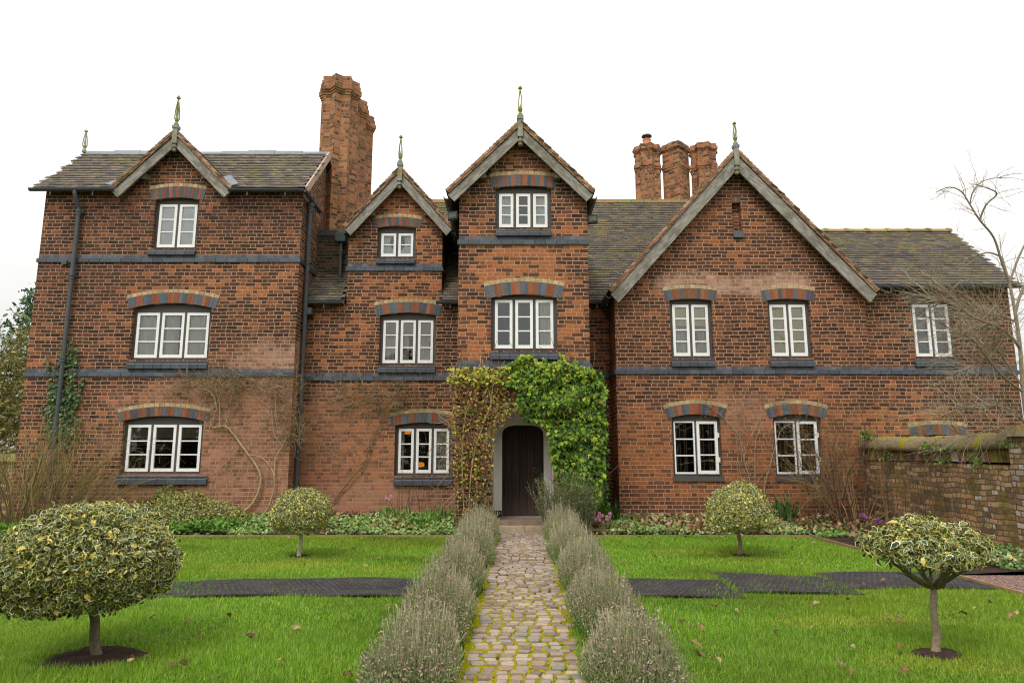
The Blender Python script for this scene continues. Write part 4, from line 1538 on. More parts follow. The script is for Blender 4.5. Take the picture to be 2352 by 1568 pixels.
g = Geo()
g.add([(-400, -300, -.06), (400, -300, -.06), (400, 700, -.06), (-400, 700, -.06)], [(0, 1, 2, 3)])
tag(g.build('ground', M['far_ground']), kind='structure')
LX0, LX1 = -9.0, 5.36
sheet('lawn', LX0, LX1, 1.5, BEDY, .2, hz, M['lawn'])
sheet('flower_bed', -12.5, 7.4, BEDY + .01, 15.7, .15, bedz, M['soil'], keep=lambda x, y: ~((np.abs(x - pathx(y)) < .36) & (y < 13.2)))
sheet('side_bed', LX1 + .03, 7.5, 8.75, BEDY + .005, .12, lambda x, y: .015 + .05 * np.clip((x - 5.4) / 1.5, 0, 1) + .01 * vnoise(x, y, 5, 8), M['soil'])
sheet('gravel_drive', LX1 + .03, 14, 1.5, 8.745, .4, lambda x, y: 0.004 + 0 * x, M['gravel'])
sheet('side_ground', -30, LX0 - .003, 1.5, 12.655, .6, lambda x, y: 0.0 + .02 * vnoise(x, y, .8, 4), M['soil'])

edg = []
for a, b in (((LX1, 1.5), (LX1, BEDY)), ((-9.0, BEDY), (pathx(BEDY) - .42, BEDY)), ((pathx(BEDY) + .42, BEDY), (LX1, BEDY))):
    g = Geo()
    if a[0] == b[0]:
        g.box(a[0] - .008, a[0] + .02, a[1], b[1] - .03, -.05, .045)
    else:
        g.box(a[0], b[0], a[1] - .012, a[1] + .012, -.05, .035)
    edg.append(g.build('edging_board', M['board']))
tag(edg[0], 'long timber edging board between the lawn and the pink gravel', 'edging')
tag(edg[1], 'timber edging board between the left lawn and the flower bed under the windows', 'edging')
tag(edg[2], 'timber edging board between the right lawn and the leaf strewn flower bed', 'edging')

# ------------------------------------------------------------------ cobbled path
t = NT('path_moss_and_grit')
p = t.pos()
x, y, z = t.sep(p)
edge_ = t.rng(t.math('ABSOLUTE', t.math('SUBTRACT', x, t.math('MULTIPLY', y, .0146))), .3, .42, 0.0, .16)
f = t.math('ADD', t.math('ADD', t.rng(y, 5.4, 9.6, .74, .42), edge_), t.math('MULTIPLY', t.math('SUBTRACT', t.noise(p, 4.5, 5, .7), .5), 1.0))
f = t.math('ADD', f, t.math('MULTIPLY', t.math('SUBTRACT', t.noise(p, 1.6, 2), .5), .7))
c1 = t.mix(t.rng(f, .42, .56), t.ramp(t.noise(p, 30, 3), [(.3, lin((58, 50, 40))), (.7, lin((96, 84, 66)))]), t.ramp(t.noise(p, 60, 3), [(.3, lin((128, 124, 10))), (.7, lin((188, 176, 26)))]))
M['moss'] = t.done(t.bsdf(c1, .95, .1, t.bump(t.noise(p, 120, 3), .02, 1)))
M['sett'] = attr_mat('worn_setts', .8, .25, 30, .22, bump=.006, dirt=(lin((130, 122, 70)), 3.0, .55, .75, .4))
g = Geo()
ys = np.arange(1.5, 13.2, .05)
NX = 26
Vp = []
for yy in ys:
    for i in range(NX):
        u = -1 + 2 * i / (NX - 1)
        e = .025 * math.sin(yy * 5.1) * (abs(u) > .9)
        xx = pathx(yy) + u * (PW + .05) + e
        Vp.append((xx, yy, .020 + .007 * math.sin(xx * 71 + yy * 3) * math.sin(yy * 67) + .006 * math.sin(xx * 23 - yy * 31)))
n_ = len(ys)
g.add(Vp, [(j * NX + i, j * NX + i + 1, (j + 1) * NX + i + 1, (j + 1) * NX + i) for j in range(n_ - 1) for i in range(NX - 1)], mat=0)
y = 1.55
row = 0
scol = [lin((162, 143, 126)), lin((148, 130, 114)), lin((170, 152, 136)), lin((154, 138, 124)), lin((132, 116, 102)), lin((146, 136, 126))]
while y < 13.05:
    d = random.uniform(.086, .116)
    x = pathx(y) - PW + random.uniform(-.03, .03)
    sk = random.uniform(-.02, .02)
    while x < pathx(y) + PW - .02:
        w_ = random.uniform(.092, .138)
        gp = random.uniform(.008, .016) + (.012 if y < 7.8 else 0.002)
        a, b, c, e = x + gp / 2, x + w_ - gp / 2, y + gp / 2, y + d - gp / 2
        yo = sk * (x - pathx(y)) / PW + random.uniform(-.01, .01)
        c += yo
        e += yo
        rt = random.uniform(-.1, .1)
        if b < pathx(y) + PW + .06:
            top = .030 + random.uniform(-.004, .007)
            ch = .12 * min(b - a, e - c)
            cx_, cy_ = (a + b) / 2, (c + e) / 2
            def oc(k):
                hx_, hy_ = (b - a) / 2 * k, (e - c) / 2 * k
                q = ch * k
                o = [(-hx_ + q, -hy_), (hx_ - q, -hy_), (hx_, -hy_ + q), (hx_, hy_ - q), (hx_ - q, hy_), (-hx_ + q, hy_), (-hx_, hy_ - q), (-hx_, -hy_ + q)]
                return [(cx_ + u * math.cos(rt) - v * math.sin(rt), cy_ + u * math.sin(rt) + v * math.cos(rt)) for u, v in o]
            if row == 0 and x < -.3:
                pass
            jt = [random.uniform(-.006, .006) for _ in range(8)]
            V = []
            for k, zz in ((1.0, .0), (1.0, top - .007), (.95, top - .001), (.78, top + .0015)):
                V += [(u + jt[i], v + jt[(i + 3) % 8], zz) for i, (u, v) in enumerate(oc(k))]
            Fa = [(r * 8 + i, r * 8 + (i + 1) % 8, r * 8 + 8 + (i + 1) % 8, r * 8 + 8 + i) for r in range(3) for i in range(8)] + [tuple(range(24, 32))]
            g.add(V, Fa, jit(random.choice(scol), .16), 1)
        x += w_
    y += d
    row += 1
tag(g.build('path', [M['moss'], M['sett']]), kind='structure')

# ------------------------------------------------------------------ rubber mats
t = NT('rubber_mat')
p = t.pos()
x, y, z = t.sep(p)
yr = t.math('MULTIPLY', y, 15)
q = t.comb(t.math('ADD', t.math('MULTIPLY', x, 15), t.math('MULTIPLY', t.math('MODULO', t.math('FLOOR', yr), 2.0), .5)), yr, 0.0)
fx, fy, _ = t.sep(t.vmath('FRACTION', q))
dx_, dy_ = t.math('SUBTRACT', fx, .5), t.math('SUBTRACT', fy, .5)
rr = t.math('ADD', t.math('MULTIPLY', dx_, dx_), t.math('MULTIPLY', dy_, dy_))
c1 = t.mix(t.rng(rr, .05, .1), t.mix(t.rng(t.noise(p, 9, 3), .35, .65), lin((58, 54, 55)), lin((92, 84, 80))), t.mix(t.rng(t.noise(p, 3, 4), .35, .65), lin((46, 44, 47)), lin((62, 58, 60))))
M['mat'] = t.done(t.bsdf(c1, .8, .25, t.bump(t.rng(rr, .05, .12), .01, .8)))
MATS = []


def rubber_mat(x0, x1, ya, yb, lab, tilt=0.0):
    nx, ny = 16, 9
    V = []
    for k in (0, 1):
        for j in range(ny):
            for i in range(nx):
                u, v = i / (nx - 1), j / (ny - 1)
                xx = x0 + (x1 - x0) * u
                yy = ya + (yb - ya) * v + tilt * (u - .5)
                V.append((xx, yy, float(hz(xx, yy)) + .028 + .008 * math.sin(xx * 4.1 + yy) - .014 * k))
    m = nx * ny
    Fa = [(j * nx + i, j * nx + i + 1, (j + 1) * nx + i + 1, (j + 1) * nx + i) for j in range(ny - 1) for i in range(nx - 1)]
    rim = [i for i in range(nx)] + [j * nx + nx - 1 for j in range(1, ny)] + [(ny - 1) * nx + i for i in range(nx - 2, -1, -1)] + [j * nx for j in range(ny - 2, 0, -1)]
    Fa += [(rim[(i + 1) % len(rim)], rim[i], m + rim[i], m + rim[(i + 1) % len(rim)]) for i in range(len(rim))]
    g = Geo()
    g.add(V, Fa)
    o = g.build('rubber_mat', M['mat'])
    tag(o, lab, 'mat', 'perforated rubber mats laid across the lawn')
    MATS.append((x0, x1, ya, yb))


rubber_mat(-2.20, -.95, 7.42, 8.36, 'dark perforated rubber mat on the left lawn touching the lavender')
rubber_mat(-3.68, -2.21, 7.48, 8.42, 'dark perforated rubber mat in the middle of the left lawn strip')
rubber_mat(-5.20, -3.69, 7.44, 8.36, 'dark perforated rubber mat half hidden behind the biggest clipped holly')
rubber_mat(1.02, 2.42, 7.42, 8.34, 'dark perforated rubber mat on the right lawn touching the lavender')
rubber_mat(2.46, 3.72, 7.62, 8.72, 'dark perforated rubber mat in the middle of the right lawn strip', -.18)
rubber_mat(3.76, 5.33, 7.85, 8.86, 'dark perforated rubber mat reaching the pink gravel behind the spreading holly', -.05)

# ------------------------------------------------------------------ leaves
def tmpl(outline, k=.6, fold=.25, curl=.12, ox=0.0, oy=0.0):
    o = np.array(outline, float)
    o[:, 0] -= o[:, 0].mean() * 0
    c = np.array([.5, 0])
    inn = c + np.array([ox, oy]) + (o - c) * k
    n = len(o)
    V = np.concatenate([inn, inn, o])
    z = np.abs(V[:, 1]) * fold - curl * (V[:, 0] ** 2)
    V = np.concatenate([V, z[:, None]], 1)
    Q = [tuple(range(n))]
    R = [(n + i, n + (i + 1) % n, 2 * n + (i + 1) % n, 2 * n + i) for i in range(n)]
    mask = np.concatenate([np.zeros(n), np.ones(2 * n)])
    return V, [np.array(Q), np.array(R)], mask


def tmpl_flat(outline, fold=.2, curl=.15):
    o = np.array(outline, float)
    z = np.abs(o[:, 1]) * fold - curl * o[:, 0] ** 2
    V = np.concatenate([o, z[:, None]], 1)
    return V, [np.array([tuple(range(len(o)))])], np.zeros(len(o))


HOL = [(0, 0), (.25, .25), (.42, .2), (.62, .3), (.8, .14), (1.02, 0), (.8, -.14), (.62, -.3), (.42, -.2), (.25, -.25)]
HOLLY = [tmpl(HOL, .80, .5, .35), tmpl(HOL, .76, .25, .6, .05, .03), tmpl(HOL, .82, .8, .2, -.04, -.02), tmpl([(x * 1.05, y * .7) for x, y in HOL], .78, .6, .5, .03, -.03), tmpl([(x, y * 1.15) for x, y in HOL], .86, .4, .1)]
IVY = tmpl_flat([(0, .0), (-.02, .36), (.28, .3), (.42, .5), (.58, .22), (1, 0), (.58, -.22), (.42, -.5), (.28, -.3), (-.02, -.36)], .18, .2)
OVAL = tmpl_flat([(0, 0), (.3, .22), (.7, .2), (1, 0), (.7, -.2), (.3, -.22)], .25, .2)
ROUND = tmpl_flat([(0, 0), (.15, .38), (.5, .5), (.85, .35), (1, 0), (.85, -.35), (.5, -.5), (.15, -.38)], .2, .1)
QUAD = tmpl_flat([(0, 0), (.5, .16), (1, 0), (.5, -.16)], .1, .1)
DRY = tmpl([(0, 0), (.2, .3), (.4, .2), (.55, .42), (.75, .2), (1, .05), (.8, -.18), (.6, -.4), (.42, -.18), (.22, -.3)], .5, .55, -.35)


def scatter(g, pos, nrm, size, T, cin, crim=None, axis=None, mat=0):
    """leaf template on every point; axis = direction the leaf points"""
    N = len(pos)
    if isinstance(T, list):       # several leaf shapes mixed
        ch = rng.integers(0, len(T), N)
        cin = np.broadcast_to(cin, (N, 3))
        crim = cin if crim is None else np.broadcast_to(crim, (N, 3))
        for i, t_ in enumerate(T):
            k = ch == i
            if k.any():
                scatter(g, pos[k], nrm[k], size[k], t_, cin[k], crim[k], None if axis is None else axis[k], mat)
        return
    V, Fs, mask = T
    nrm = nrmz(nrm)
    ax = rng.normal(size=(N, 3)) if axis is None else axis
    ax = nrmz(ax - nrm * (ax * nrm).sum(1, keepdims=True))
    by = np.cross(nrm, ax)
    W_ = pos[:, None, :] + size[:, None, None] * (V[None, :, 0:1] * ax[:, None] + V[None, :, 1:2] * by[:, None] + V[None, :, 2:3] * nrm[:, None])
    k = len(V)
    cin = np.broadcast_to(cin, (N, 3))
    crim = cin if crim is None else np.broadcast_to(crim, (N, 3))
    C = np.where(mask[None, :, None] > .5, crim[:, None, :], cin[:, None, :])
    base = g.n
    g.V.append(W_.reshape(-1, 3).astype(np.float32))
    g.C.append(C.reshape(-1, 3).astype(np.float32))
    for Fa in Fs:
        q = (Fa[None] + k * np.arange(N)[:, None, None]).reshape(-1, Fa.shape[1]) + base
        g.F.append(q)
        g.M.append(np.full(len(q), mat, np.int32))
    g.n += N * k


def pal(cols, N, amt=.2, p=None):
    c = np.array([lin(x) for x in cols])
    q = c[rng.choice(len(c), N, p=p)]
    return q * (1 + rng.uniform(-amt, amt, (N, 1)))


def blades(g, base, h, w, lean, col, az=None, mat=0, mid=True):
    """grass-like blades: one bent strip each"""
    N = len(base)
    az = rng.uniform(0, 2 * PI, N) if az is None else az
    s = np.stack([np.cos(az), np.sin(az), 0 * az], 1)
    d = np.stack([-np.sin(az), np.cos(az), 0 * az], 1)
    up = np.array([0, 0, 1.0])
    b0, b1 = base - s * w[:, None] / 2, base + s * w[:, None] / 2
    if mid:
        m = base + up * (h * .6)[:, None] + d * (lean * h * .35)[:, None]
        m0, m1 = m - s * w[:, None] * .4, m + s * w[:, None] * .4
        tp = base + up * (h * (1 - .25 * lean))[:, None] + d * (lean * h)[:, None]
        V = np.stack([b0, b1, m1, m0, tp], 1).reshape(-1, 3)
        i = 5 * np.arange(N)[:, None]
        g.V.append(V.astype(np.float32)); g.C.append(np.repeat(col, 5, 0).astype(np.float32))
        g.F.append(i + np.array([[0, 1, 2, 3]]) + g.n); g.M.append(np.full(N, mat, np.int32))
        g.F.append(i + np.array([[3, 2, 4]]) + g.n); g.M.append(np.full(N, mat, np.int32))
        g.n += 5 * N
    else:
        tp = base + up * (h * (1 - .25 * lean))[:, None] + d * (lean * h)[:, None]
        V = np.stack([b0, b1, tp], 1).reshape(-1, 3)
        i = 3 * np.arange(N)[:, None]
        g.V.append(V.astype(np.float32)); g.C.append(np.repeat(col, 3, 0).astype(np.float32))
        g.F.append(i + np.array([[0, 1, 2]]) + g.n); g.M.append(np.full(N, mat, np.int32))
        g.n += 3 * N


M['grass'] = attr_mat('grass_blades', .55, .3, 0, transl=.35)
M['leaf'] = attr_mat('leaf', .5, .35, 0, transl=.2)
M['gloss_leaf'] = attr_mat('glossy_leaf', .36, .4, 0, transl=.28)
M['ivy_leaf'] = attr_mat('ivy_leaf', .46, .3, 0, transl=.22)
M['dry'] = attr_mat('dry_leaf', .8, .2, 60, .25, transl=.2)
M['bark'] = attr_mat('bark', .9, .2, 35, .35, bump=.006)
M['twig'] = attr_mat('twig', .85, .2, 0)
M['needle'] = attr_mat('needle_leaf', .7, .2, 0, transl=.2)

# ------------------------------------------------------------------ the four clipped hollies: positions from the survey
TB = dict(A=G(222, 1512), B=G(687, 1277), C=G(1700, 1275), D=G(2152, 1498))
RINGS = dict(A=(.34, .27), B=(.19, .16), C=(.13, .11), D=(.16, .13))


def blocked(x, y):
    b = np.abs(x - pathx(y)) < PW + .0
    for (a, c, d, e) in MATS:
        b |= (x > a) & (x < c) & (y > d) & (y < e)
    for k in TB:
        r = RINGS[k]
        b |= ((x - TB[k].x) / r[0]) ** 2 + ((y - TB[k].y) / r[1]) ** 2 < 1 + .3 * vnoise(x, y, 9, 2)
    return b


# ------------------------------------------------------------------ grass on the lawn
def grass(name, zones):
    g = Geo()
    for (x0, x1, y0, y1, dens, wk) in zones:
        N = int((x1 - x0) * (y1 - y0) * dens)
        x = rng.uniform(x0, x1, N)
        y = rng.uniform(y0, y1, N)
        k = ~blocked(x, y)
        # keep only what the garden view could show
        k &= np.abs(x) < .86 * y + 1.2
        x, y = x[k], y[k]
        N = len(x)
        big = vnoise(x, y, 1.6, 21)
        mid_ = vnoise(x, y, 6.0, 22)
        h = (.036 + .010 * big + .016 * mid_ + rng.uniform(-.012, .026, N)).clip(.014)
        w = wk * rng.uniform(.7, 1.3, N)
        col = pal([(128, 172, 44), (144, 186, 56), (110, 154, 40), (162, 194, 72), (194, 190, 110)], N, .28, [.33, .29, .2, .13, .05])
        yl = np.clip(vnoise(x, y, .9, 25) * .8 + .1 + .5 * mid_ * .4, 0, 1)[:, None] * .45
        col = col * (1 - yl) + np.array(lin((136, 146, 34))) * yl
        dk = np.clip(-vnoise(x, y, 2.3, 26), 0, 1)[:, None] * .3
        col = col * (1 - dk)
        ym = np.zeros(N)          # mossy yellow patches round the trees
        for (px_, py_, ra, rb) in ((1620, 1266, .9, .35), (1720, 1286, .8, .25), (1960, 1425, .75, .22), (2150, 1515, .5, .2), (640, 1300, 1.0, .35), (700, 1288, .5, .25), (2260, 1530, .5, .15), (900, 1310, .7, .2)):
            c_ = G(px_, py_)
            e_ = ((x - c_.x) / ra) ** 2 + ((y - c_.y) / rb) ** 2 + .6 * mid_
            ym = np.maximum(ym, np.clip(1.5 - e_, 0, 1))
        ym = (ym * .6)[:, None]
        col = col * (1 - ym) + np.array(lin((172, 182, 66))) * ym
        h = h * (1 - .35 * ym[:, 0])
        blades(g, np.stack([x, y, hz(x, y) - .006], 1), h, w, rng.uniform(.1, 1.1, N), col, mid=False)
    o = g.build(name, M['grass'])
    return tag(o, 'short green lawn grass with a few yellowish patches', 'grass', kind='stuff')


grass('lawn_grass', [(-7.2, LX1, 3.6, 6.2, 9000, .0058), (-8.8, LX1, 6.2, 9.0, 6000, .0075), (LX0, LX1, 9.0, BEDY - .01, 3800, .0105)])
g = Geo()     # blades pushing up through the mats
for (a, c, d, e) in MATS:
    N = int((c - a) * (e - d) * 900)
    x, y = rng.uniform(a, c, N), rng.uniform(d, e, N)
    k = vnoise(x, y, 3, 31) + rng.uniform(-.6, .6, N) > .1
    x, y = x[k], y[k]
    N = len(x)
    blades(g, np.stack([x, y, hz(x, y) + .02], 1), rng.uniform(.02, .05, N), rng.uniform(.006, .01, N), rng.uniform(.2, 1.2, N), pal([(96, 138, 36), (120, 150, 60)], N, .2), mid=False)
tag(g.build('mat_grass', M['grass']), 'sparse grass blades growing through the rubber mats', 'grass', kind='stuff')

for k in TB:
    r = RINGS[k]
    b = TB[k]
    g = Geo()
    n = 36
    V = [(b.x, b.y, float(hz(b.x, b.y)) + .02)]
    for q, zz in ((.5, .026), (.95, .012), (1.15, -.015)):
        for i in range(n):
            a = 2 * PI * i / n
            rr_ = q * (1 + .13 * math.sin(3 * a + ord(k)) + .06 * math.sin(7 * a))
            x, y = b.x + r[0] * rr_ * math.cos(a), b.y + r[1] * rr_ * math.sin(a)
            V.append((x, y, float(hz(x, y)) + zz + random.uniform(-.006, .008)))
    Fa = [(0, 1 + i, 1 + (i + 1) % n) for i in range(n)] + [(1 + q * n + i, 1 + q * n + n + i, 1 + q * n + n + (i + 1) % n, 1 + q * n + (i + 1) % n) for q in range(2) for i in range(n)]
    g.add(V, Fa)
    tag(g.build('soil', M['soil'], None, True), kind='structure')


def holly_colors(N, yel=.05):
    cin = pal([(66, 90, 50), (84, 106, 54), (50, 72, 46), (106, 122, 66), (112, 128, 98)], N, .25, [.32, .28, .2, .14, .06])
    rim = pal([(240, 232, 164), (246, 242, 198), (230, 220, 128), (236, 218, 104)], N, .14)
    y = rng.random(N) < yel
    cin[y] = pal([(226, 200, 84), (232, 214, 120)], int(y.sum()), .1)
    return cin, rim


def crown_points(N, c, a, bu, bd, seed, shell=.8, lump=.07, flat=0.0):
    d = nrmz(rng.normal(size=(N, 3)))
    th, ph = np.arctan2(d[:, 1], d[:, 0]), d[:, 2]
    lumpv = 1 + lump * (vnoise(d[:, 0] * 3, d[:, 2] * 3, 1.3, seed) + vnoise(d[:, 1] * 4, d[:, 0] * 3, 1.6, seed + 1))
    r = (shell + (1.03 - shell) * np.sqrt(rng.random(N))) * lumpv
    lo = d[:, 2] < 0            # clipped flat underneath
    hl = np.linalg.norm(d[:, :2], axis=1) + 1e-6
    nh = (1 - np.abs(d[:, 2]) ** 3) ** .3333
    d[lo, 0] *= (nh / hl)[lo]
    d[lo, 1] *= (nh / hl)[lo]
    s = np.where(d[:, 2:3] > 0, np.array([a, a, bu]), np.array([a, a, bd]))
    p = d * s * r[:, None]
    nr = nrmz(d / (s ** 2) * s.max())
    return p + np.array(c), nr


def holly(key, crownx, crownw, ytop, ybot, ywide, N, size, lab, lean, gap=0.0, shell=.8, limbs=6, trunk_r=.05, tcol=(120, 108, 92), lump=.07, fork=None):
    b = TB[key]
    Y = b.y
    c = P(crownx, ywide, Y)
    a = crownw / F * (Y * CS + (c.z - CAMZ) * SN)
    bu = P(crownx, ytop, Y).z - c.z
    bd = c.z - P(crownx, ybot, Y).z
    root = empty('holly_tree', (b.x, b.y, 0))
    tag(root, lab, 'tree', 'clipped variegated hollies on the lawn')
    g = Geo()
    fz = c.z - bd * .75 if fork is None else P(fork[0], fork[1], Y).z
    fx = b.x + (c.x - b.x) * .6 + lean if fork is None else P(fork[0], fork[1], Y).x
    n = 9
    tp = []
    for i in range(n):
        f = i / (n - 1)
        tp.append((b.x + (fx - b.x) * f + .012 * math.sin(f * 9 + ord(key)), Y + .01 * math.sin(f * 7), -.02 + (fz + .02) * f))
    tr = [trunk_r * (1.0 - .22 * i / (n - 1) + (.25 if i == 0 else 0)) for i in range(n)]
    g.tube(tp, tr, 9, lin(tcol))
    for i in range(limbs):
        an = 2 * PI * i / limbs + random.uniform(-.3, .3)
        e = (c.x + a * .8 * math.cos(an), Y + a * .8 * math.sin(an), c.z + random.uniform(-.25, .35) * bd)
        s = tp[-1]
        pts = []
        for k in range(6):
            f = k / 5
            pts.append((s[0] + (e[0] - s[0]) * f + random.uniform(-.02, .02) * a * 2, s[1] + (e[1] - s[1]) * f + random.uniform(-.02, .02) * a * 2, s[2] + (e[2] - s[2]) * (f ** 1.25)))
        g.tube(pts, [trunk_r * .55 * (1 - .75 * k / 5) for k in range(6)], 6, lin((104, 100, 72)))
        for q in range(4):
            m = pts[random.randint(2, 4)]
            e2 = (m[0] + random.uniform(-.35, .35) * a, m[1] + random.uniform(-.35, .35) * a, m[2] + random.uniform(.1, .9) * bu)
            g.tube([m, ((m[0] + e2[0]) / 2 + .02, (m[1] + e2[1]) / 2, (m[2] + e2[2]) / 2), e2], [trunk_r * .22, trunk_r * .16, trunk_r * .08], 5, lin((104, 100, 72)))
    g.build('trunk', M['bark'], root, True)
    g = Geo()
    p, nr = crown_points(N, c, a, bu, bd, ord(key), shell, lump)
    keep = np.ones(N, bool)
    # thin the underside so limbs show
    keep &= ~((nr[:, 2] < -.2 + gap * .4) & (rng.random(N) < .25 + gap * 1.8))
    if gap:
        keep &= vnoise(p[:, 0] * 3, p[:, 2] * 4 + p[:, 1] * 2, 2.5, 77) + rng.uniform(-.4, .4, N) > -.65
    p, nr = p[keep], nr[keep]
    N = len(p)
    cin, rim = holly_colors(N, .05 if key in 'AD' else .13)
    if key in 'BC':
        cin, rim = cin * 1.2, np.minimum(rim * 1.15, .95)
    sz = size * rng.uniform(.55, 1.35, N)
    dirn = nr * .35 + rng.normal(size=(N, 3)) * .8 + np.array([0, 0, -.25])
    scatter(g, p - nrmz(dirn) * sz[:, None] * .4, nr + rng.normal(size=(N, 3)) * .75 + np.array([0, 0, .3]), sz, HOLLY, cin, rim, dirn)
    # shoots standing proud of the clipped outline
    ns = N // 45
    i = rng.choice(N, ns)
    q = p[i] + nr[i] * rng.uniform(.01, .05, (ns, 1)) * 1.2
    cin, rim = holly_colors(ns, .15)
    scatter(g, q, nr[i] + rng.normal(size=(ns, 3)) * .8, size * rng.uniform(.6, 1.0, ns), HOLLY, cin, rim)
    g.build('crown', M['gloss_leaf'], root)
    return root


holly('A', 203, 178, 1154, 1388, 1304, 20000, .046, 'largest clipped holly, a broad dome of cream edged leaves above a bare soil patch', 0, shell=.70, trunk_r=.038, lump=.08)
holly('B', 692, 63, 1124, 1222, 1184, 7500, .043, 'small round clipped holly with a pale leaning trunk on the left lawn', .02, shell=.66, trunk_r=.031, tcol=(176, 166, 150), lump=.09)
holly('C', 1696, 70, 1106, 1216, 1184, 8500, .043, 'small round clipped holly on a straight trunk before the wide gable', 0, shell=.66, trunk_r=.034, tcol=(140, 120, 98), lump=.08)
holly('D', 2122, 124, 1194, 1294, 1268, 1900, .064, 'open flat topped holly with bare spreading limbs near the gravel at the right', 0, gap=.25, shell=.55, limbs=11, trunk_r=.031, tcol=(142, 128, 106), lump=.12, fork=(2142, 1350))
# ------------------------------------------------------------------ twigs and stems
def wander(p, d, L, n=6, wob=.25, pull=(0, 0, 0), flat=None):
    """random walk polyline"""
    p, d = np.array(p, float), nrmz(np.array(d, float))
    pts = [p.copy()]
    for i in range(n):
        d = nrmz(d + rng.normal(size=3) * wob + np.array(pull) * .3)
        if flat is not None:
            d[1] *= flat
            d = nrmz(d)
        p = p + d * L / n
        pts.append(p.copy())
    return np.array(pts)


def branchy(g, p, d, L, r, lev, col, kids=4, wob=.2, pull=(0, 0, 0), spread=.7, ratio=.6, n=6, k=4, tips=None, f0=.3, flat=None):
    pts = wander(p, d, L, n, wob, pull, flat)
    rad = np.linspace(r, r * (.35 if lev else .25), n + 1)
    g.tube(pts, rad, 3 if r < .006 else k, jit(col, .2), cap=False)
    if tips is not None and lev == 0:
        tips.append(pts)
    if lev > 0:
        for _ in range(kids):
            i = min(n, int(rng.uniform(f0, 1) * n))
            dd = nrmz(pts[min(i + 1, n)] - pts[max(i - 1, 0)])
            q = nrmz(dd + rng.normal(size=3) * spread)
            branchy(g, pts[i], q, L * ratio * rng.uniform(.6, 1.2), max(rad[i] * .6, .0016), lev - 1, col, kids, wob, pull, spread, ratio, max(4, n - 1), k, tips, f0, flat)


def pxpoly(pts, Y, off=0.0):
    return [tuple(P(a, b, Y - off)) for a, b in pts]


def smooth_poly(pts, m=4):
    pts = np.array(pts)
    n = len(pts)
    if n < 3:
        return pts
    out = []
    for i in range(n - 1):
        p0, p1, p2, p3 = pts[max(i - 1, 0)], pts[i], pts[i + 1], pts[min(i + 2, n - 1)]
        for k in range(m):
            f = k / m
            out.append(.5 * ((2 * p1) + (-p0 + p2) * f + (2 * p0 - 5 * p1 + 4 * p2 - p3) * f * f + (-p0 + 3 * p1 - 3 * p2 + p3) * f ** 3))
    out.append(pts[-1])
    return np.array(out)


def climber(label, cat, Y, mains, patches, leaves, col, gname='climbing_rose'):
    """bare stems trained on a wall, with tangles of thin twigs"""
    root = empty(gname, (mains[0][0][0][0] * 0 + P(*mains[0][0][0], Y).x, Y, 0))
    tag(root, label, cat)
    g = Geo()
    for pts, r in mains:
        q = smooth_poly(pxpoly(pts, Y, .07))
        q[:, 1] += rng.uniform(-.02, .02, len(q))
        g.tube(q, np.linspace(r, r * .5, len(q)), 6, jit(col, .1))
    g.build('stem', M['bark'], root, True)
    g = Geo()
    LP = []
    for (x0, x1, y0, y1, n, L) in patches:
        for _ in range(n):
            px, py = rng.uniform(x0, x1), rng.uniform(y0, y1)
            c = P(px, py, Y - rng.uniform(.03, .2))
            d = (rng.normal(), rng.normal() * .25, rng.normal() * .8)
            pts = wander(c, d, L * rng.uniform(.4, 1.3), 6, .38, (0, 0, rng.uniform(-.3, .4)), .55)
            pts[:, 1] = np.clip(pts[:, 1], Y - .4, Y - .015)
            g.tube(pts, np.linspace(rng.uniform(.0025, .005), .0014, 7), 3, jit(random.choice([lin((150, 132, 100)), lin((124, 114, 76)), lin((174, 150, 114)), lin((108, 92, 70))]), .2), cap=False)
            if rng.random() < leaves:
                LP.append(pts[rng.integers(2, 7, 3)])
    g.build('twig', M['twig'], root)
    if LP:
        LP = np.concatenate(LP)
        N = len(LP)
        g = Geo()
        scatter(g, LP + rng.normal(size=(N, 3)) * .015, rng.normal(size=(N, 3)) + np.array([0, -1, .5]), rng.uniform(.02, .045, N), OVAL, pal([(110, 116, 50), (84, 100, 46), (134, 110, 64), (128, 84, 52)], N, .2))
        g.build('foliage', M['leaf'], root)


climber('leafless climbing rose with thick curved stems trained over the wall beside the lowest left window', 'climber', Y_L,
        [([(553, 1180), (583, 1152), (598, 1112), (596, 1083), (576, 1051), (554, 1022), (533, 993), (518, 979), (500, 980), (487, 982), (486, 968), (497, 939), (490, 907), (470, 893)], .028),
         ([(603, 1182), (618, 1160), (630, 1116), (629, 1090), (619, 1069), (598, 1049), (566, 1044)], .018),
         ([(630, 1092), (632, 1054), (648, 1026), (660, 1000)], .02), ([(518, 979), (524, 954), (547, 925), (536, 900), (540, 872)], .016),
         ([(504, 978), (504, 928), (495, 890), (500, 868)], .014), ([(648, 1026), (628, 990), (622, 940), (590, 912), (575, 880)], .012), ([(552, 1022), (520, 1060), (492, 1085), (470, 1100)], .008), ([(560, 1045), (545, 1090), (510, 1118)], .007), ([(635, 960), (633, 900), (640, 860)], .012)],
        [(390, 560, 862, 905, 300, .55), (560, 690, 862, 905, 170, .5), (640, 700, 960, 1020, 170, .42), (470, 560, 900, 985, 70, .4), (610, 690, 905, 960, 90, .4), (300, 420, 1000, 1100, 14, .5), (480, 660, 1020, 1120, 25, .4)], .22, lin((168, 150, 116)))
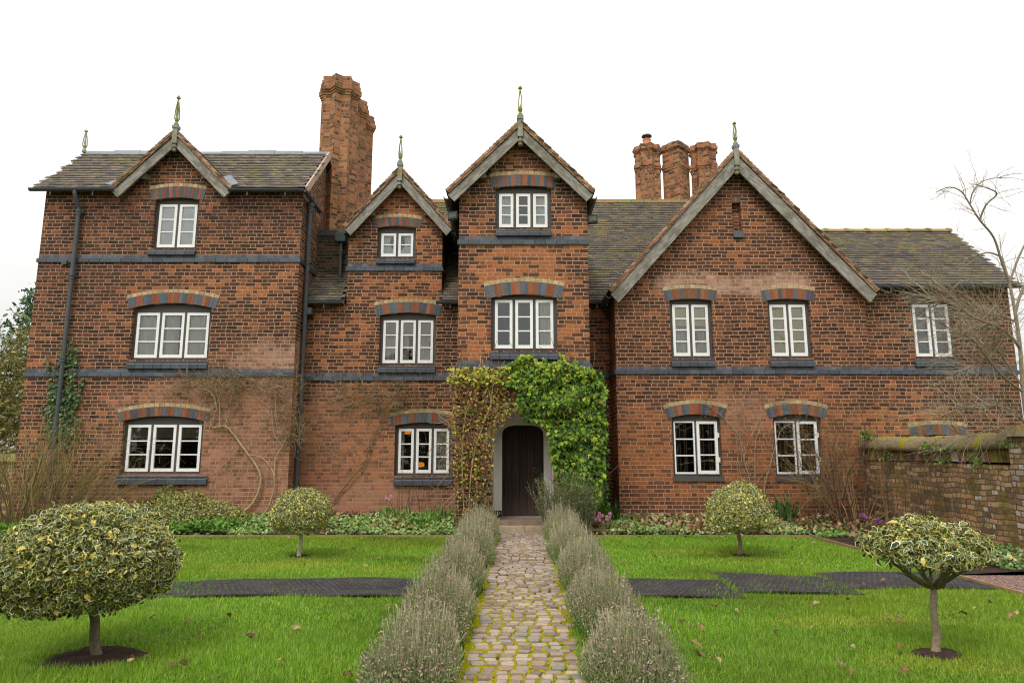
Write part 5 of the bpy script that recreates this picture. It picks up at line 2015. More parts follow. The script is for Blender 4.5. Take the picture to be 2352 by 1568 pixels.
climber('sprawling thin leafless climber on the middle wall between the black downpipe and the ivy', 'climber', Y_R,
        [([(764, 1152), (789, 1120), (818, 1086), (836, 1066), (848, 1031), (858, 1000), (871, 978), (880, 940)], .016), ([(836, 1066), (806, 1070), (790, 1100)], .008), ([(848, 1031), (820, 1000), (790, 980), (770, 960)], .008), ([(800, 1030), (750, 1046), (740, 1080)], .007), ([(871, 978), (868, 920), (850, 880)], .009), ([(868, 940), (885, 965), (890, 980)], .007), ([(845, 1040), (850, 1010), (862, 985)], .01)],
        [(770, 930, 878, 945, 330, .5), (930, 1000, 880, 930, 40, .4), (740, 860, 960, 1080, 70, .4)], .5, lin((128, 112, 84)))
climber('thin bare climbing stems on the wall between the two lower gable windows', 'climber', Y_G,
        [([(1722, 1165), (1722, 1103), (1709, 1058), (1701, 1010), (1676, 974), (1650, 948), (1625, 929)], .015), ([(1735, 1165), (1734, 1060), (1736, 1010), (1746, 985)], .012), ([(1755, 1165), (1758, 1110), (1769, 1069), (1783, 1016), (1802, 980), (1846, 966)], .013),
         ([(1704, 1060), (1700, 990), (1704, 930), (1716, 890), (1730, 862)], .008), ([(1709, 1058), (1716, 1020), (1730, 990), (1750, 950)], .008), ([(1775, 1050), (1760, 1010), (1752, 970), (1765, 930)], .007), ([(1695, 1100), (1690, 1060), (1664, 1064), (1620, 1056)], .005), ([(1640, 1056), (1600, 1060), (1560, 1066)], .004), ([(1725, 1140), (1750, 1090), (1790, 1040)], .007), ([(1704, 1110), (1695, 1050), (1690, 990)], .007)],
        [(1640, 1800, 880, 1000, 46, .5), (1690, 1770, 980, 1110, 46, .4), (1600, 1660, 920, 960, 14, .5), (1790, 1860, 950, 990, 14, .4)], .5, lin((150, 136, 112)))

# ------------------------------------------------------------------ ivy
def ivy_fill(poly, Y, N, size, cols, p, off=(.03, .2), lumpy=.1, seed=1, rim=None):
    xs, ys = np.array([a for a, b in poly]), np.array([b for a, b in poly])
    out = []
    while len(out) < N:
        a = rng.uniform(xs.min(), xs.max(), N * 2)
        b = rng.uniform(ys.min(), ys.max(), N * 2)
        k = inpoly(a + 5 * vnoise(a, b, .06, seed), b + 5 * vnoise(a, b, .07, seed + 1), poly)
        for x_, y_ in zip(a[k], b[k]):
            out.append((x_, y_))
            if len(out) >= N:
                break
    q = np.array(out)
    o = off[0] + (off[1] - off[0]) * rng.random(N) ** .7 + lumpy * np.clip(vnoise(q[:, 0], q[:, 1], .045, seed + 2), -.2, 1)
    pos = np.array([tuple(P(a, b, Y - max(.02, c))) for (a, b), c in zip(q, o)])
    return pos, q


GREENP = [(1166, 880), (1150, 842), (1215, 812), (1245, 828), (1280, 834), (1292, 815), (1302, 832), (1345, 836), (1372, 852), (1388, 885), (1391, 960), (1393, 1020), (1386, 1080), (1383, 1155), (1330, 1195), (1284, 1180), (1282, 1110), (1268, 1070), (1262, 1010), (1256, 985), (1232, 965), (1200, 960), (1182, 935), (1186, 905)]
root = empty('ivy', (P(1330, 1180, Y_P).x, Y_P, .1))
tag(root, 'dense glossy green ivy mantling the right side and top of the arched porch doorway', 'ivy')
g = Geo()
pos, q = ivy_fill(GREENP, Y_P, 5200, .08, None, None, (.04, .26), .16, 5)
N = len(pos)
top = np.clip((900 - q[:, 1]) / 90, 0, 1)
col = pal([(88, 122, 30), (112, 146, 36), (64, 96, 28), (144, 166, 42), (46, 76, 28), (204, 184, 70), (150, 118, 40)], N, .22, [.29, .26, .2, .12, .1, .02, .01])
lt = pal([(150, 176, 48), (176, 190, 60)], N, .15)
col = np.where((rng.random(N) < top * .6 + .03)[:, None], lt, col)
hang = rng.normal(size=(N, 3)) * .5 + np.array([0, -.35, -1])
scatter(g, pos, rng.normal(size=(N, 3)) * .34 + np.array([.1, -1, .6]), rng.uniform(.048, .105, N), IVY, col, None, hang)
# leaves wrapping round the tower's right corner
N2 = 1300
pos2 = np.stack([X_P1 + rng.uniform(.02, .3, N2), Y_P + rng.uniform(-.2, .6, N2), rng.uniform(.35, P(1380, 850, Y_P).z, N2)], 1)
scatter(g, pos2, rng.normal(size=(N2, 3)) * .5 + np.array([1, -.4, .4]), rng.uniform(.05, .095, N2), IVY, pal([(74, 118, 26), (96, 140, 32), (52, 92, 26), (40, 74, 26)], N2, .25), None, rng.normal(size=(N2, 3)) * .5 + np.array([.3, 0, -1]))
# runners climbing over the string course
for px, y0_, y1_ in ((1213, 830, 812), (1220, 842, 812), (1292, 836, 812), (1250, 836, 820), (1185, 845, 826), (1322, 838, 828)):
    M_ = 26
    pp = np.array([tuple(P(px + rng.uniform(-9, 9) * (1 - .5 * f), y0_ + (y1_ - y0_) * f, Y_P - rng.uniform(.04, .09))) for f in rng.random(M_)])
    scatter(g, pp, rng.normal(size=(M_, 3)) * .4 + np.array([0, -1, .5]), rng.uniform(.04, .07, M_), IVY, pal([(158, 180, 60), (120, 154, 40)], M_, .2), None, rng.normal(size=(M_, 3)) * .5 + np.array([0, -.3, -1]))
g.build('foliage', M['ivy_leaf'], root)
g = Geo()
for _ in range(60):
    px, py = rng.uniform(1180, 1380), rng.uniform(850, 1180)
    if inpoly(np.array(px), np.array(py), GREENP):
        pts = wander(P(px, py, Y_P - .03), (rng.normal() * .5, 0, 1), .7, 6, .3, (0, 0, .2), .1)
        g.tube(pts, np.linspace(.009, .004, 7), 4, lin((104, 88, 66)), cap=False)
g.build('stem', M['bark'], root)

BROWNP = [(1032, 880), (1042, 855), (1080, 838), (1100, 842), (1140, 850), (1170, 868), (1190, 905), (1178, 940), (1150, 972), (1138, 1000), (1134, 1080), (1130, 1150), (1120, 1200), (1050, 1215), (1042, 1120), (1034, 1000), (1036, 930)]
root = empty('ivy', (P(1085, 1190, Y_P).x, Y_P, .1))
tag(root, 'dying ivy of bare tangled stems and small yellow leaves left of the arched doorway', 'ivy')
g = Geo()
for _ in range(420):
    px, py = rng.uniform(1034, 1190), rng.uniform(845, 1200)
    if inpoly(np.array(px), np.array(py), BROWNP):
        pts = wander(P(px, py, Y_P - rng.uniform(.02, .12)), (rng.normal() * .8, 0, rng.normal() + .3), rng.uniform(.3, .9), 7, .35, (0, 0, .1), .25)
        pts[:, 1] = np.clip(pts[:, 1], Y_P - .2, Y_P - .012)
        if inpoly(pts[:, 0], pts[:, 2], DH).any():
            continue
        r_ = rng.uniform(.003, .009)
        g.tube(pts, np.linspace(r_, r_ * .5, 8), 4, jit(random.choice([lin((178, 152, 118)), lin((142, 116, 90)), lin((120, 96, 78))]), .2), cap=False)
for pts, r_ in (([(1128, 930), (1120, 890), (1088, 868), (1060, 850)], .016), ([(1128, 930), (1135, 880), (1165, 860)], .014), ([(1128, 930), (1110, 975), (1085, 1060), (1075, 1200)], .02), ([(1100, 900), (1070, 950), (1062, 1050), (1066, 1190)], .014), ([(1180, 925), (1150, 935), (1120, 955)], .012), ([(1185, 945), (1150, 925), (1125, 895)], .01)):
    q_ = smooth_poly(pxpoly(pts, Y_P, .1))
    g.tube(q_, np.linspace(r_, r_ * .5, len(q_)), 6, lin((186, 160, 126)))
g.build('stem', M['bark'], root)
g = Geo()
pos, q = ivy_fill(BROWNP, Y_P, 1750, .05, None, None, (.05, .22), .08, 9)
low = np.clip((q[:, 1] - 1050) / 120, 0, 1)
N = len(pos)
col = pal([(150, 156, 44), (176, 172, 56), (110, 124, 40), (150, 96, 50), (120, 76, 46), (170, 128, 70)], N, .2, [.19, .17, .1, .21, .18, .15])
gr = pal([(56, 84, 42), (44, 68, 34), (82, 108, 46)], N, .2)
col = np.where((rng.random(N) < low * (.25 + .45 * (q[:, 0] > 1075)))[:, None], gr, col)
scatter(g, pos, rng.normal(size=(N, 3)) * .6 + np.array([0, -1, .5]), rng.uniform(.03, .06, N), IVY, col, None, rng.normal(size=(N, 3)) * .7 + np.array([0, -.3, -.8]))
M_ = 240
pp = np.array([tuple(P(a, b, Y_P - rng.uniform(.1, .3))) for a, b in zip(rng.uniform(1028, 1170, M_), rng.uniform(842, 880, M_))])
scatter(g, pp, rng.normal(size=(M_, 3)) * .5 + np.array([0, -1, .7]), rng.uniform(.045, .075, M_), IVY, pal([(168, 182, 56), (140, 160, 44), (188, 176, 70)], M_, .2), None, rng.normal(size=(M_, 3)) * .7 + np.array([0, -.3, -.8]))
g.build('foliage', M['leaf'], root)

# ivy by the left downpipe
root = empty('ivy', (P(140, 1060, Y_L).x, Y_L, .1))
tag(root, 'thin ivy sprays of small dark leaves climbing beside the left hand downpipe', 'ivy')
g = Geo()
gs = Geo()
LP = []
for (xa_, ya_, xb_, yb_, n, sp) in ((125, 1000, 107, 816, 90, 5), (128, 1000, 137, 800, 170, 9), (140, 1000, 163, 778, 230, 9), (150, 990, 178, 798, 170, 7), (150, 1000, 192, 868, 150, 6), (160, 1000, 183, 960, 60, 7), (120, 1010, 98, 930, 60, 6), (130, 1040, 125, 880, 260, 16), (145, 1040, 160, 880, 260, 15)):
    f = rng.random(n) ** .85
    a = xa_ + (xb_ - xa_) * f + rng.normal(size=n) * sp * (1 - .55 * f)
    b = ya_ + (yb_ - ya_) * f
    LP += [tuple(P(u, v, Y_L - rng.uniform(.015, .09))) for u, v in zip(a, b)]
    q_ = smooth_poly(pxpoly([(xa_, ya_ + 60), ((xa_ + xb_) / 2 + rng.uniform(-4, 4), (ya_ + yb_) / 2), (xb_, yb_)], Y_L, .012))
    gs.tube(q_, np.linspace(.006, .003, len(q_)), 4, lin((96, 78, 60)))
LP = np.array(LP)
LP = LP[rng.random(len(LP)) < .72]
N = len(LP)
scatter(g, LP, rng.normal(size=(N, 3)) * .35 + np.array([0, -1, .4]), rng.uniform(.045, .085, N), IVY, pal([(62, 88, 54), (80, 106, 62), (102, 124, 74), (126, 142, 90)], N, .2, [.32, .33, .22, .13]), None, rng.normal(size=(N, 3)) * .5 + np.array([0, -.2, -1]))
gs.build('stem', M['bark'], root)
g.build('foliage', M['ivy_leaf'], root)

# ------------------------------------------------------------------ garden walls
M['old_brick'] = brick_mat('old_garden_brick', 9, [(0, lin((106, 88, 70))), (.25, lin((146, 116, 88))), (.5, lin((176, 130, 92))), (.7, lin((190, 164, 120))), (.85, lin((202, 142, 88))), (1, lin((206, 198, 180)))], lin((110, 94, 78)), joint=.009, ragged=.03, mottle=.5, moss=(lin((124, 112, 44)), .75))
M['stone'] = attr_mat('mossy_coping', .9, .15, 16, .35, bump=.015, dirt=(lin((150, 142, 26)), 2.6, .5, .6, .95))
WX = 7.42
root = empty('garden_wall', (WX, 12.2, 0))
tag(root, 'old mossy brick garden wall with rounded coping running out from the house at the right', 'wall')
g = Geo()
yw = np.linspace(10.25, 14.62, 12)
V = []
for yy in yw:
    w_ = .02 * math.sin(yy * 2.2)
    V += [(WX + w_, yy, -.08), (WX + w_ * .5, yy, 1.36 - .015 * (14.6 - yy)), (WX + .36, yy, 1.36), (WX + .36, yy, -.08)]
Fa = [(4 * i + a, 4 * i + 4 + a, 4 * i + 4 + (a + 1) % 4, 4 * i + (a + 1) % 4) for i in range(11) for a in range(4)] + [(0, 1, 2, 3), (47, 46, 45, 44)]
g.add(V, Fa)
g.build('wall', M['old_brick'], root)
g = Geo()     # leaning course below the coping
yy = 10.25
while yy < 14.55:
    d = random.uniform(.075, .1)
    c = jit(random.choice([lin((132, 92, 74)), lin((112, 82, 70)), lin((150, 140, 122)), lin((96, 74, 62)), lin((124, 112, 60))]), .2)
    e = random.uniform(-.012, .012)
    sk = .07
    g.hexa([(WX - .03 + e, yy, 1.345), (WX + .34, yy, 1.345), (WX + .34, yy + d - .008, 1.345), (WX - .03 + e, yy + d - .008, 1.345)],
           [(WX - .015 + e, yy + sk, 1.585), (WX + .34, yy + sk, 1.585), (WX + .34, yy + d + sk - .008, 1.585), (WX - .015 + e, yy + d + sk - .008, 1.585)], c)
    yy += d
g.build('brick_course', attr_mat('old_course', .9, .15, 26, .35, bump=.01, dirt=(lin((120, 116, 40)), 3.5, .5, .62, .8)), root)
g = Geo()
n = 12
ys_ = np.linspace(10.2, 14.62, 40)
V = []
for yy in ys_:
    for i in range(n):
        a = -.25 + (PI + .5) * i / (n - 1)
        r_ = 1 + .05 * math.sin(yy * 7 + i) + .04 * math.sin(yy * 17.3 + i * 2)
        V.append((WX + .17 - .26 * math.cos(a) * r_, yy, 1.60 + .03 * math.sin(yy * .9) + .21 * math.sin(a) * r_))
Fa = [(j * n + i, j * n + i + 1, (j + 1) * n + i + 1, (j + 1) * n + i) for j in range(39) for i in range(n - 1)] + [tuple(range(n)), tuple(range(40 * n - 1, 39 * n - 1, -1))]
Fa += [(j * n + n - 1, j * n, (j + 1) * n, (j + 1) * n + n - 1) for j in range(39)]
g.add(V, Fa, lin((138, 122, 98)))
g.build('coping', M['stone'], root, True)
g = Geo()
g.box(WX - .09, WX + .5, 9.55, 10.2, -.08, 1.72)
g.build('pier', brick_mat('pale_pier_brick', 10, [(0, lin((104, 80, 64))), (.3, lin((150, 112, 84))), (.55, lin((170, 160, 148))), (.8, lin((176, 128, 74))), (1, lin((190, 180, 168)))], lin((96, 84, 70)), joint=.009, ragged=.02, moss=(lin((130, 118, 50)), .7)), root)
g = Geo()
g.hexa([(WX - .15, 9.5, 1.722), (WX + .56, 9.5, 1.722), (WX + .56, 10.24, 1.722), (WX - .15, 10.24, 1.722)], [(WX - .1, 9.55, 1.86), (WX + .5, 9.55, 1.86), (WX + .5, 10.19, 1.86), (WX - .1, 10.19, 1.86)], lin((128, 118, 96)))
g.build('pier_cap', M['stone'], root)
g = Geo()
for (yy, zz, n) in ((11.6, 1.6, 60), (12.2, 1.58, 70), (11.0, 1.36, 30), (11.9, 1.36, 26), (14.3, 1.86, 110), (10.2, 1.62, 50), (13.6, 1.4, 30)):
    pp = np.array([WX - .06, yy, zz]) + rng.normal(size=(n, 3)) * np.array([.05, .12, .05])
    scatter(g, pp, rng.normal(size=(n, 3)) * .5 + np.array([-1, -.3, .6]), rng.uniform(.03, .06, n), ROUND, pal([(96, 134, 50), (72, 108, 44), (128, 150, 60)], n, .2))
tag(g.build('wall_fern', M['leaf']), 'small green ferns rooted in the joints and coping of the garden wall', 'fern', kind='stuff')
root = empty('garden_wall', (-12.5, 15.4, 0))
tag(root, 'low garden wall with yellow mossy coping at the far left behind bare shrubs', 'wall')
g = Geo()
g.box(-19, X_L0 - .02, 15.3, 15.6, -.08, 1.3)
g.build('wall', M['old_brick'], root)
g = Geo()
for i in range(24):
    a, b = -19 + (X_L0 - .02 + 19) * i / 24, -19 + (X_L0 - .02 + 19) * (i + 1) / 24 - .01
    g.hexa([(a, 15.22, 1.302), (b, 15.22, 1.302), (b, 15.68, 1.302), (a, 15.68, 1.302)], [(a, 15.32, 1.47), (b, 15.32, 1.47), (b, 15.58, 1.47), (a, 15.58, 1.47)], jit(lin((134, 124, 80)), .2))
g.build('coping', M['stone'], root)

# ------------------------------------------------------------------ lavender along the path
def lavender(cx, cy, rx, ry, h, N, lab, tone):
    root = empty('lavender_bush', (cx, cy, 0))
    tag(root, lab, 'shrub', 'lavender bushes edging the cobbled path')
    a = rng.uniform(0, 2 * PI, N)
    r = np.sqrt(rng.random(N)) * (1 + .12 * np.sin(a * 3 + cx * 5) + .08 * np.sin(a * 5 + cy))
    bx, by = cx + rx * .72 * r * np.cos(a), cy + ry * .72 * r * np.sin(a)
    out = np.stack([np.cos(a) * r * rx, np.sin(a) * r * ry], 1)
    H = h * (1.02 - .42 * r ** 2) * (rng.uniform(.66, 1.0, N) + rng.uniform(.2, .55, N) * (rng.random(N) < .2)) * (1 + .12 * vnoise(bx, by, 5, 61))
    tip = np.stack([bx + out[:, 0] * .26 + rng.normal(size=N) * .03, by + out[:, 1] * .34 + rng.normal(size=N) * .03, H], 1)
    base = np.stack([bx, by, np.zeros(N)], 1)
    mid = base * .45 + tip * .55 + np.stack([out[:, 0] * .05, out[:, 1] * .05, .02 + 0 * a], 1)
    # stems: thin three-sided strips
    g = Geo()
    dirv = nrmz(tip - mid)
    cam_s = nrmz(np.cross(dirv, rng.normal(size=(N, 3))))
    w = rng.uniform(.002, .0036, N)[:, None]
    V = np.stack([mid - cam_s * w, mid + cam_s * w, tip + cam_s * w * .7, tip - cam_s * w * .7], 1).reshape(-1, 3)
    stem_c = pal([(172, 164, 136), (150, 150, 114), (180, 164, 144), (134, 138, 98)], N, .2)
    g.V.append(V.astype(np.float32)); g.C.append(np.repeat(stem_c, 4, 0).astype(np.float32))
    g.F.append(4 * np.arange(N)[:, None] + np.array([[0, 1, 2, 3]])); g.M.append(np.zeros(N, np.int32)); g.n += 4 * N
    # spent flower heads
    k = rng.random(N) < .45
    tp, dv = tip[k], dirv[k]
    K = len(tp)
    for o_ in range(3):
        q = tp - dv * rng.uniform(.0, .05, (K, 1))
        scatter(g, q, rng.normal(size=(K, 3)), rng.uniform(.012, .026, K), OVAL, pal([(166, 142, 128), (186, 158, 134), (140, 120, 110), (150, 140, 120)], K, .15), None, dv + rng.normal(size=(K, 3)) * .5)
    g.build('flower_stem', M['twig'], root)
    # narrow grey leaves
    g = Geo()
    for lo, hi, m in ((.05, .62, 15), (.5, .85, 6)):
        for _ in range(m):
            f = rng.uniform(lo, hi, (N, 1))
            q = np.where(f < .55, base + (mid - base) * f / .55, mid + (tip - mid) * (f - .55) / .45) + rng.normal(size=(N, 3)) * .012
            scatter(g, q, rng.normal(size=(N, 3)), rng.uniform(.013, .028, N), QUAD, pal(tone, N, .22), None, rng.normal(size=(N, 3)) * .55 + np.array([0, 0, .9]))
    g.build('foliage', M['needle'], root)


TA = [(134, 160, 92), (154, 174, 112), (108, 136, 72), (168, 178, 130)]
TBm = [(134, 162, 96), (110, 140, 74), (156, 174, 114), (168, 176, 130)]
LC = .70
for (s, y, rx, ry, h, N, lab, tone) in (
        (-1, 4.75, .29, .72, .36, 3220, 'nearest grey lavender bush left of the cobbled path', TA),
        (-1, 6.15, .29, .86, .41, 3080, 'second grey lavender bush from the front on the left of the path', TA),
        (-1, 7.75, .29, .92, .44, 2520, 'faded lavender bush beside the left rubber mats', TA),
        (-1, 9.9, .33, 1.0, .48, 2100, 'greener lavender bush halfway along the left of the path', TBm),
        (-1, 11.9, .33, 1.0, .50, 1819, 'lavender bush below the dying ivy left of the door step', TBm),
        (1, 4.7, .29, .72, .36, 3220, 'nearest grey lavender bush right of the cobbled path', TA),
        (1, 6.2, .29, .9, .41, 3080, 'second grey lavender bush from the front on the right of the path', TA),
        (1, 8.05, .29, .95, .42, 2380, 'lavender bush beside the right rubber mats', TA),
        (1, 9.9, .33, 1.0, .46, 2100, 'lavender bush halfway along the right of the path', TBm),
        (1, 11.9, .33, 1.0, .50, 1819, 'lavender bush beside the rosemary right of the door step', TBm)):
    lavender(pathx(y) + s * LC, y, rx, ry, h, N, lab, tone)

# ------------------------------------------------------------------ rosemary, evergreen bush, bare shrubs
root = empty('rosemary_bush', (.95, 12.75, 0))
tag(root, 'tall upright dark green rosemary bush at the right of the door', 'shrub')
g, gs = Geo(), Geo()
for i in range(330):
    a, r_ = rng.uniform(0, 2 * PI), math.sqrt(rng.random())
    b = np.array([1.02 + .42 * r_ * math.cos(a), 12.9 + .4 * r_ * math.sin(a), .08])
    H = (1.12 - .3 * r_) * rng.uniform(.55, 1.15)
    pts = wander(b, (.28 * r_ * math.cos(a) - .05, .3 * r_ * math.sin(a), 1), H, 6, .1, (0, 0, .3))
    gs.tube(pts, np.linspace(.005, .0025, 7), 3, lin((112, 98, 74)), cap=False)
    m = 46
    f = rng.uniform(.12, 1, m) * 6
    j = np.minimum(f.astype(int), 5)
    q = pts[j] + (pts[j + 1] - pts[j]) * (f - j)[:, None]
    dv = nrmz(pts[j + 1] - pts[j])
    scatter(g, q, rng.normal(size=(m, 3)), rng.uniform(.025, .042, m), QUAD, pal([(100, 124, 72), (80, 104, 60), (126, 144, 96), (142, 156, 116)], m, .2), None, dv + rng.normal(size=(m, 3)) * .55)
gs.build('stem', M['twig'], root)
g.build('foliage', M['needle'], root)


def mound(name, lab, cat, blobs, N, size, cols, p, T=OVAL, mat='leaf', stems=30):
    root = empty(name, (blobs[0][0], blobs[0][1], 0))
    tag(root, lab, cat)
    g, gs = Geo(), Geo()
    tot = sum(b[3] * b[5] for b in blobs)
    for bi, (cx_, cy_, cz_, a, b_, c_, dom) in enumerate(blobs):
        n = int(N * a * c_ / tot)
        d = nrmz(rng.normal(size=(n, 3)))
        d[:, 2] = np.abs(d[:, 2]) * 1.0 - .15
        r_ = (.62 + .42 * np.sqrt(rng.random(n)))[:, None] * (1 + .1 * vnoise(d[:, 0] * 4, d[:, 2] * 4, 1.6, bi))[:, None]
        q = np.array([cx_, cy_, cz_]) + d * r_ * np.array([a, b_, c_])
        col = pal(cols, n, .22, p)
        if dom is not None:
            dc = pal([dom], n, .2)
            col = np.where((rng.random(n) < .5)[:, None], dc, col)
        scatter(g, q, d + rng.normal(size=(n, 3)) * .6 + np.array([0, 0, .4]), size * rng.uniform(.6, 1.3, n), T, col)
        for _ in range(stems):
            e = np.array([cx_, cy_, cz_]) + nrmz(rng.normal(size=3) + np.array([0, 0, .6])) * np.array([a, b_, c_]) * .95
            s = np.array([cx_ + rng.uniform(-.3, .3) * a, cy_, .05])
            gs.tube([s, (s + e) / 2 + rng.normal(size=3) * .04, e], [.008, .006, .003], 4, lin((96, 80, 62)), cap=False)
    gs.build('stem', M['twig'], root)
    g.build('foliage', M[mat], root)


def gx(px, Y):
    return P(px, 1150, Y).x


mound('evergreen_bush', 'low sprawling evergreen bush with olive and reddish leaves under the lowest left window', 'shrub',
      [(gx(345, 13.9), 13.9, .15, .62, .5, .55, (110, 64, 44)), (gx(430, 13.7), 13.7, .15, .75, .55, .72, None), (gx(405, 13.4), 13.4, .1, .6, .4, .5, (150, 160, 110)), (gx(505, 13.8), 13.8, .12, .62, .45, .48, (168, 164, 122)), (gx(310, 13.8), 13.8, .12, .4, .4, .42, None), (gx(545, 13.7), 13.7, .1, .35, .4, .36, None), (gx(385, 14.0), 14.0, .3, .4, .3, .6, (90, 110, 50))],
      17000, .05, [(148, 160, 70), (122, 138, 62), (178, 176, 98), (198, 188, 134), (158, 100, 66), (84, 102, 50)], [.28, .24, .18, .12, .08, .10])


def fan_shrub(lab, X, Y, z0, n, H, spread, col, kids=5, lev=1, rx=.5, bud=None, r0=.009, lean=(0, 0), name='bare_shrub', wob=.09, arch=0.0):
    root = empty(name, (X, Y, z0))
    tag(root, lab, 'shrub')
    g = Geo()
    tips = []
    for i in range(n):
        a = rng.uniform(0, 2 * PI)
        r_ = math.sqrt(rng.random())
        p = (X + rx * r_ * math.cos(a), Y + rx * .5 * r_ * math.sin(a), z0)
        d = (math.cos(a) * r_ * spread + lean[0], math.sin(a) * r_ * spread * .6 + lean[1], 1)
        branchy(g, p, d, H * rng.uniform(.6, 1.15), r0 * rng.uniform(.5, 1.3), lev, random.choice(col), kids, wob, (0, 0, -arch), .42, .42, 7, 4, tips, .35)
    g.build('stem', M['twig'], root)
    if bud:
        T_ = np.concatenate([t_[2:] for t_ in tips])
        T_ = T_[rng.random(len(T_)) < bud[0]]
        m = len(T_)
        g = Geo()
        scatter(g, T_, rng.normal(size=(m, 3)) + np.array([0, -.5, .5]), rng.uniform(.6, 1.3, m) * bud[1], OVAL, pal(bud[2], m, .2))
        g.build('foliage', M['leaf'], root)
    return root


OL = [lin((150, 132, 86)), lin((126, 112, 70)), lin((170, 148, 102)), lin((108, 98, 58))]
TANS = [lin((134, 110, 80)), lin((114, 92, 68)), lin((154, 128, 94)), lin((96, 76, 58))]
yb = [(168, 166, 70), (140, 146, 60)]
fan_shrub('big leafless thicket of olive tan stems at the far left before the downpipe', gx(55, 13.6), 13.6, .05, 120, 2.0, .75, OL, 6, 1, .75, (.16, .03, yb), .010, (0, 0), wob=.10)
fan_shrub('leafless shrub of thin arching tan stems left of the evergreen bush', gx(150, 14.0), 14.0, .05, 60, 1.7, 1.0, OL, 6, 1, .45, (.14, .03, yb), .008, (.25, 0), wob=.12)
fan_shrub('tall leafless shrub of tangled tan stems where the garden wall meets the house', gx(1955, 13.9), 13.9, .1, 40, 2.2, .42, TANS, 5, 2, .42, (.10, .03, yb), .012, (-.05, 0), wob=.2)
fan_shrub('curly stemmed bare shrub between the last gable window and the garden wall', gx(1915, 14.3), 14.3, .1, 16, 1.8, .4, TANS, 5, 2, .3, (.1, .03, yb), .010, (-.1, 0), wob=.2)
fan_shrub('thin bare shrub with dark upright stems against the face of the garden wall', 7.05, 12.2, .06, 34, 1.45, .42, [lin((96, 80, 62)), lin((120, 100, 74))], 5, 1, .32, (.12, .035, [(110, 130, 60)]), .008)
fan_shrub('small bare twiggy shrub at the foot of the garden wall near its pale pier', 7.05, 10.9, .04, 9, .85, .5, [lin((104, 92, 72))], 5, 1, .12, None, .008)
fan_shrub('two bare pale stems leaning on the garden wall close to the house', gx(2030, 13.5) + .1, 13.5, .06, 4, 1.75, .12, TANS, 4, 1, .2, (.3, .04, yb), .011, wob=.07)
fan_shrub('small cluster of bare rose stems under the window beside the dying ivy', gx(940, 15.1), 15.1, .12, 12, .95, .3, [lin((110, 92, 70)), lin((92, 78, 56))], 2, 1, .35, (.1, .03, [(110, 130, 60)]), .007, name='rose_bush')

# ------------------------------------------------------------------ bare tree at the right
root = empty('bare_tree', (8.35, 10.7, 0))
tag(root, 'leafless pale barked tree spreading fine twigs across the right end of the house', 'tree')
g = Geo()
YT = 10.6
TC = lin((142, 130, 112))
mains = [([(2400, 1280), (2385, 1100), (2362, 980), (2350, 900), (2343, 800), (2332, 720), (2318, 650), (2300, 590)], .043, 10.6),
         ([(2318, 650), (2300, 600), (2282, 545), (2250, 505), (2228, 470), (2208, 440), (2180, 430), (2150, 442)], .019, 10.3),
         ([(2250, 505), (2265, 470), (2290, 445), (2262, 430), (2240, 424)], .016, 10.2), ([(2228, 470), (2235, 440), (2260, 415), (2300, 408)], .012, 10.4),
         ([(2318, 650), (2340, 590), (2365, 540), (2390, 490)], .02, 10.7), ([(2343, 800), (2320, 770), (2290, 750), (2240, 730), (2190, 700), (2150, 690)], .024, 10.1),
         ([(2335, 740), (2300, 725), (2250, 718), (2200, 690), (2165, 660)], .018, 10.4), ([(2350, 900), (2300, 860), (2250, 800), (2220, 770), (2180, 760)], .022, 10.0),
         ([(2362, 980), (2320, 940), (2260, 930), (2200, 940), (2150, 960)], .02, 10.0), ([(2332, 720), (2350, 660), (2380, 630)], .025, 10.8), ([(2350, 890), (2310, 830), (2285, 800), (2260, 830), (2215, 845)], .016, 10.3),
         ([(2300, 590), (2270, 580), (2230, 590), (2190, 600)], .014, 10.4), ([(2365, 1010), (2330, 1000), (2280, 985), (2230, 1000), (2190, 990)], .014, 10.2)]
tips = []
for pts, r_, Yq in mains:
    q_ = smooth_poly([tuple(P(a, b, YT + (Yq - YT) * min(1, i / 3))) for i, (a, b) in enumerate(pts)])
    g.tube(q_, np.linspace(r_, r_ * .4, len(q_)), 7, jit(TC, .1))
    if r_ > .04:
        g.build('trunk', M['bark'], root, True)
        g = Geo()
        continue
    upper = pts[-1][1] < 620
    for k in range(int(len(q_) * (.62 if upper else 3.0))):
        i = rng.integers(2, len(q_) - 1)
        d0 = nrmz(q_[i + 1] - q_[i])
        d = nrmz(d0 + rng.normal(size=3) * .75 + np.array([-.15, 0, .1]))
        branchy(g, q_[i], d, rng.uniform(.35, .85) * (.8 if upper else 1.15), max(.004, r_ * .28), 1, lin((164, 152, 130)) if rng.random() < .6 else lin((128, 118, 92)), 5, .16, (0, 0, .05), .55, .55, 6, 4, tips, .25)
g.build('branch', M['twig'], root)
T_ = np.concatenate(tips)
T_ = T_[rng.random(len(T_)) < .05]
g = Geo()
scatter(g, T_, rng.normal(size=(len(T_), 3)), rng.uniform(.012, .024, len(T_)), OVAL, pal([(110, 104, 56), (130, 128, 62)], len(T_), .2))
g.build('foliage', M['leaf'], root)

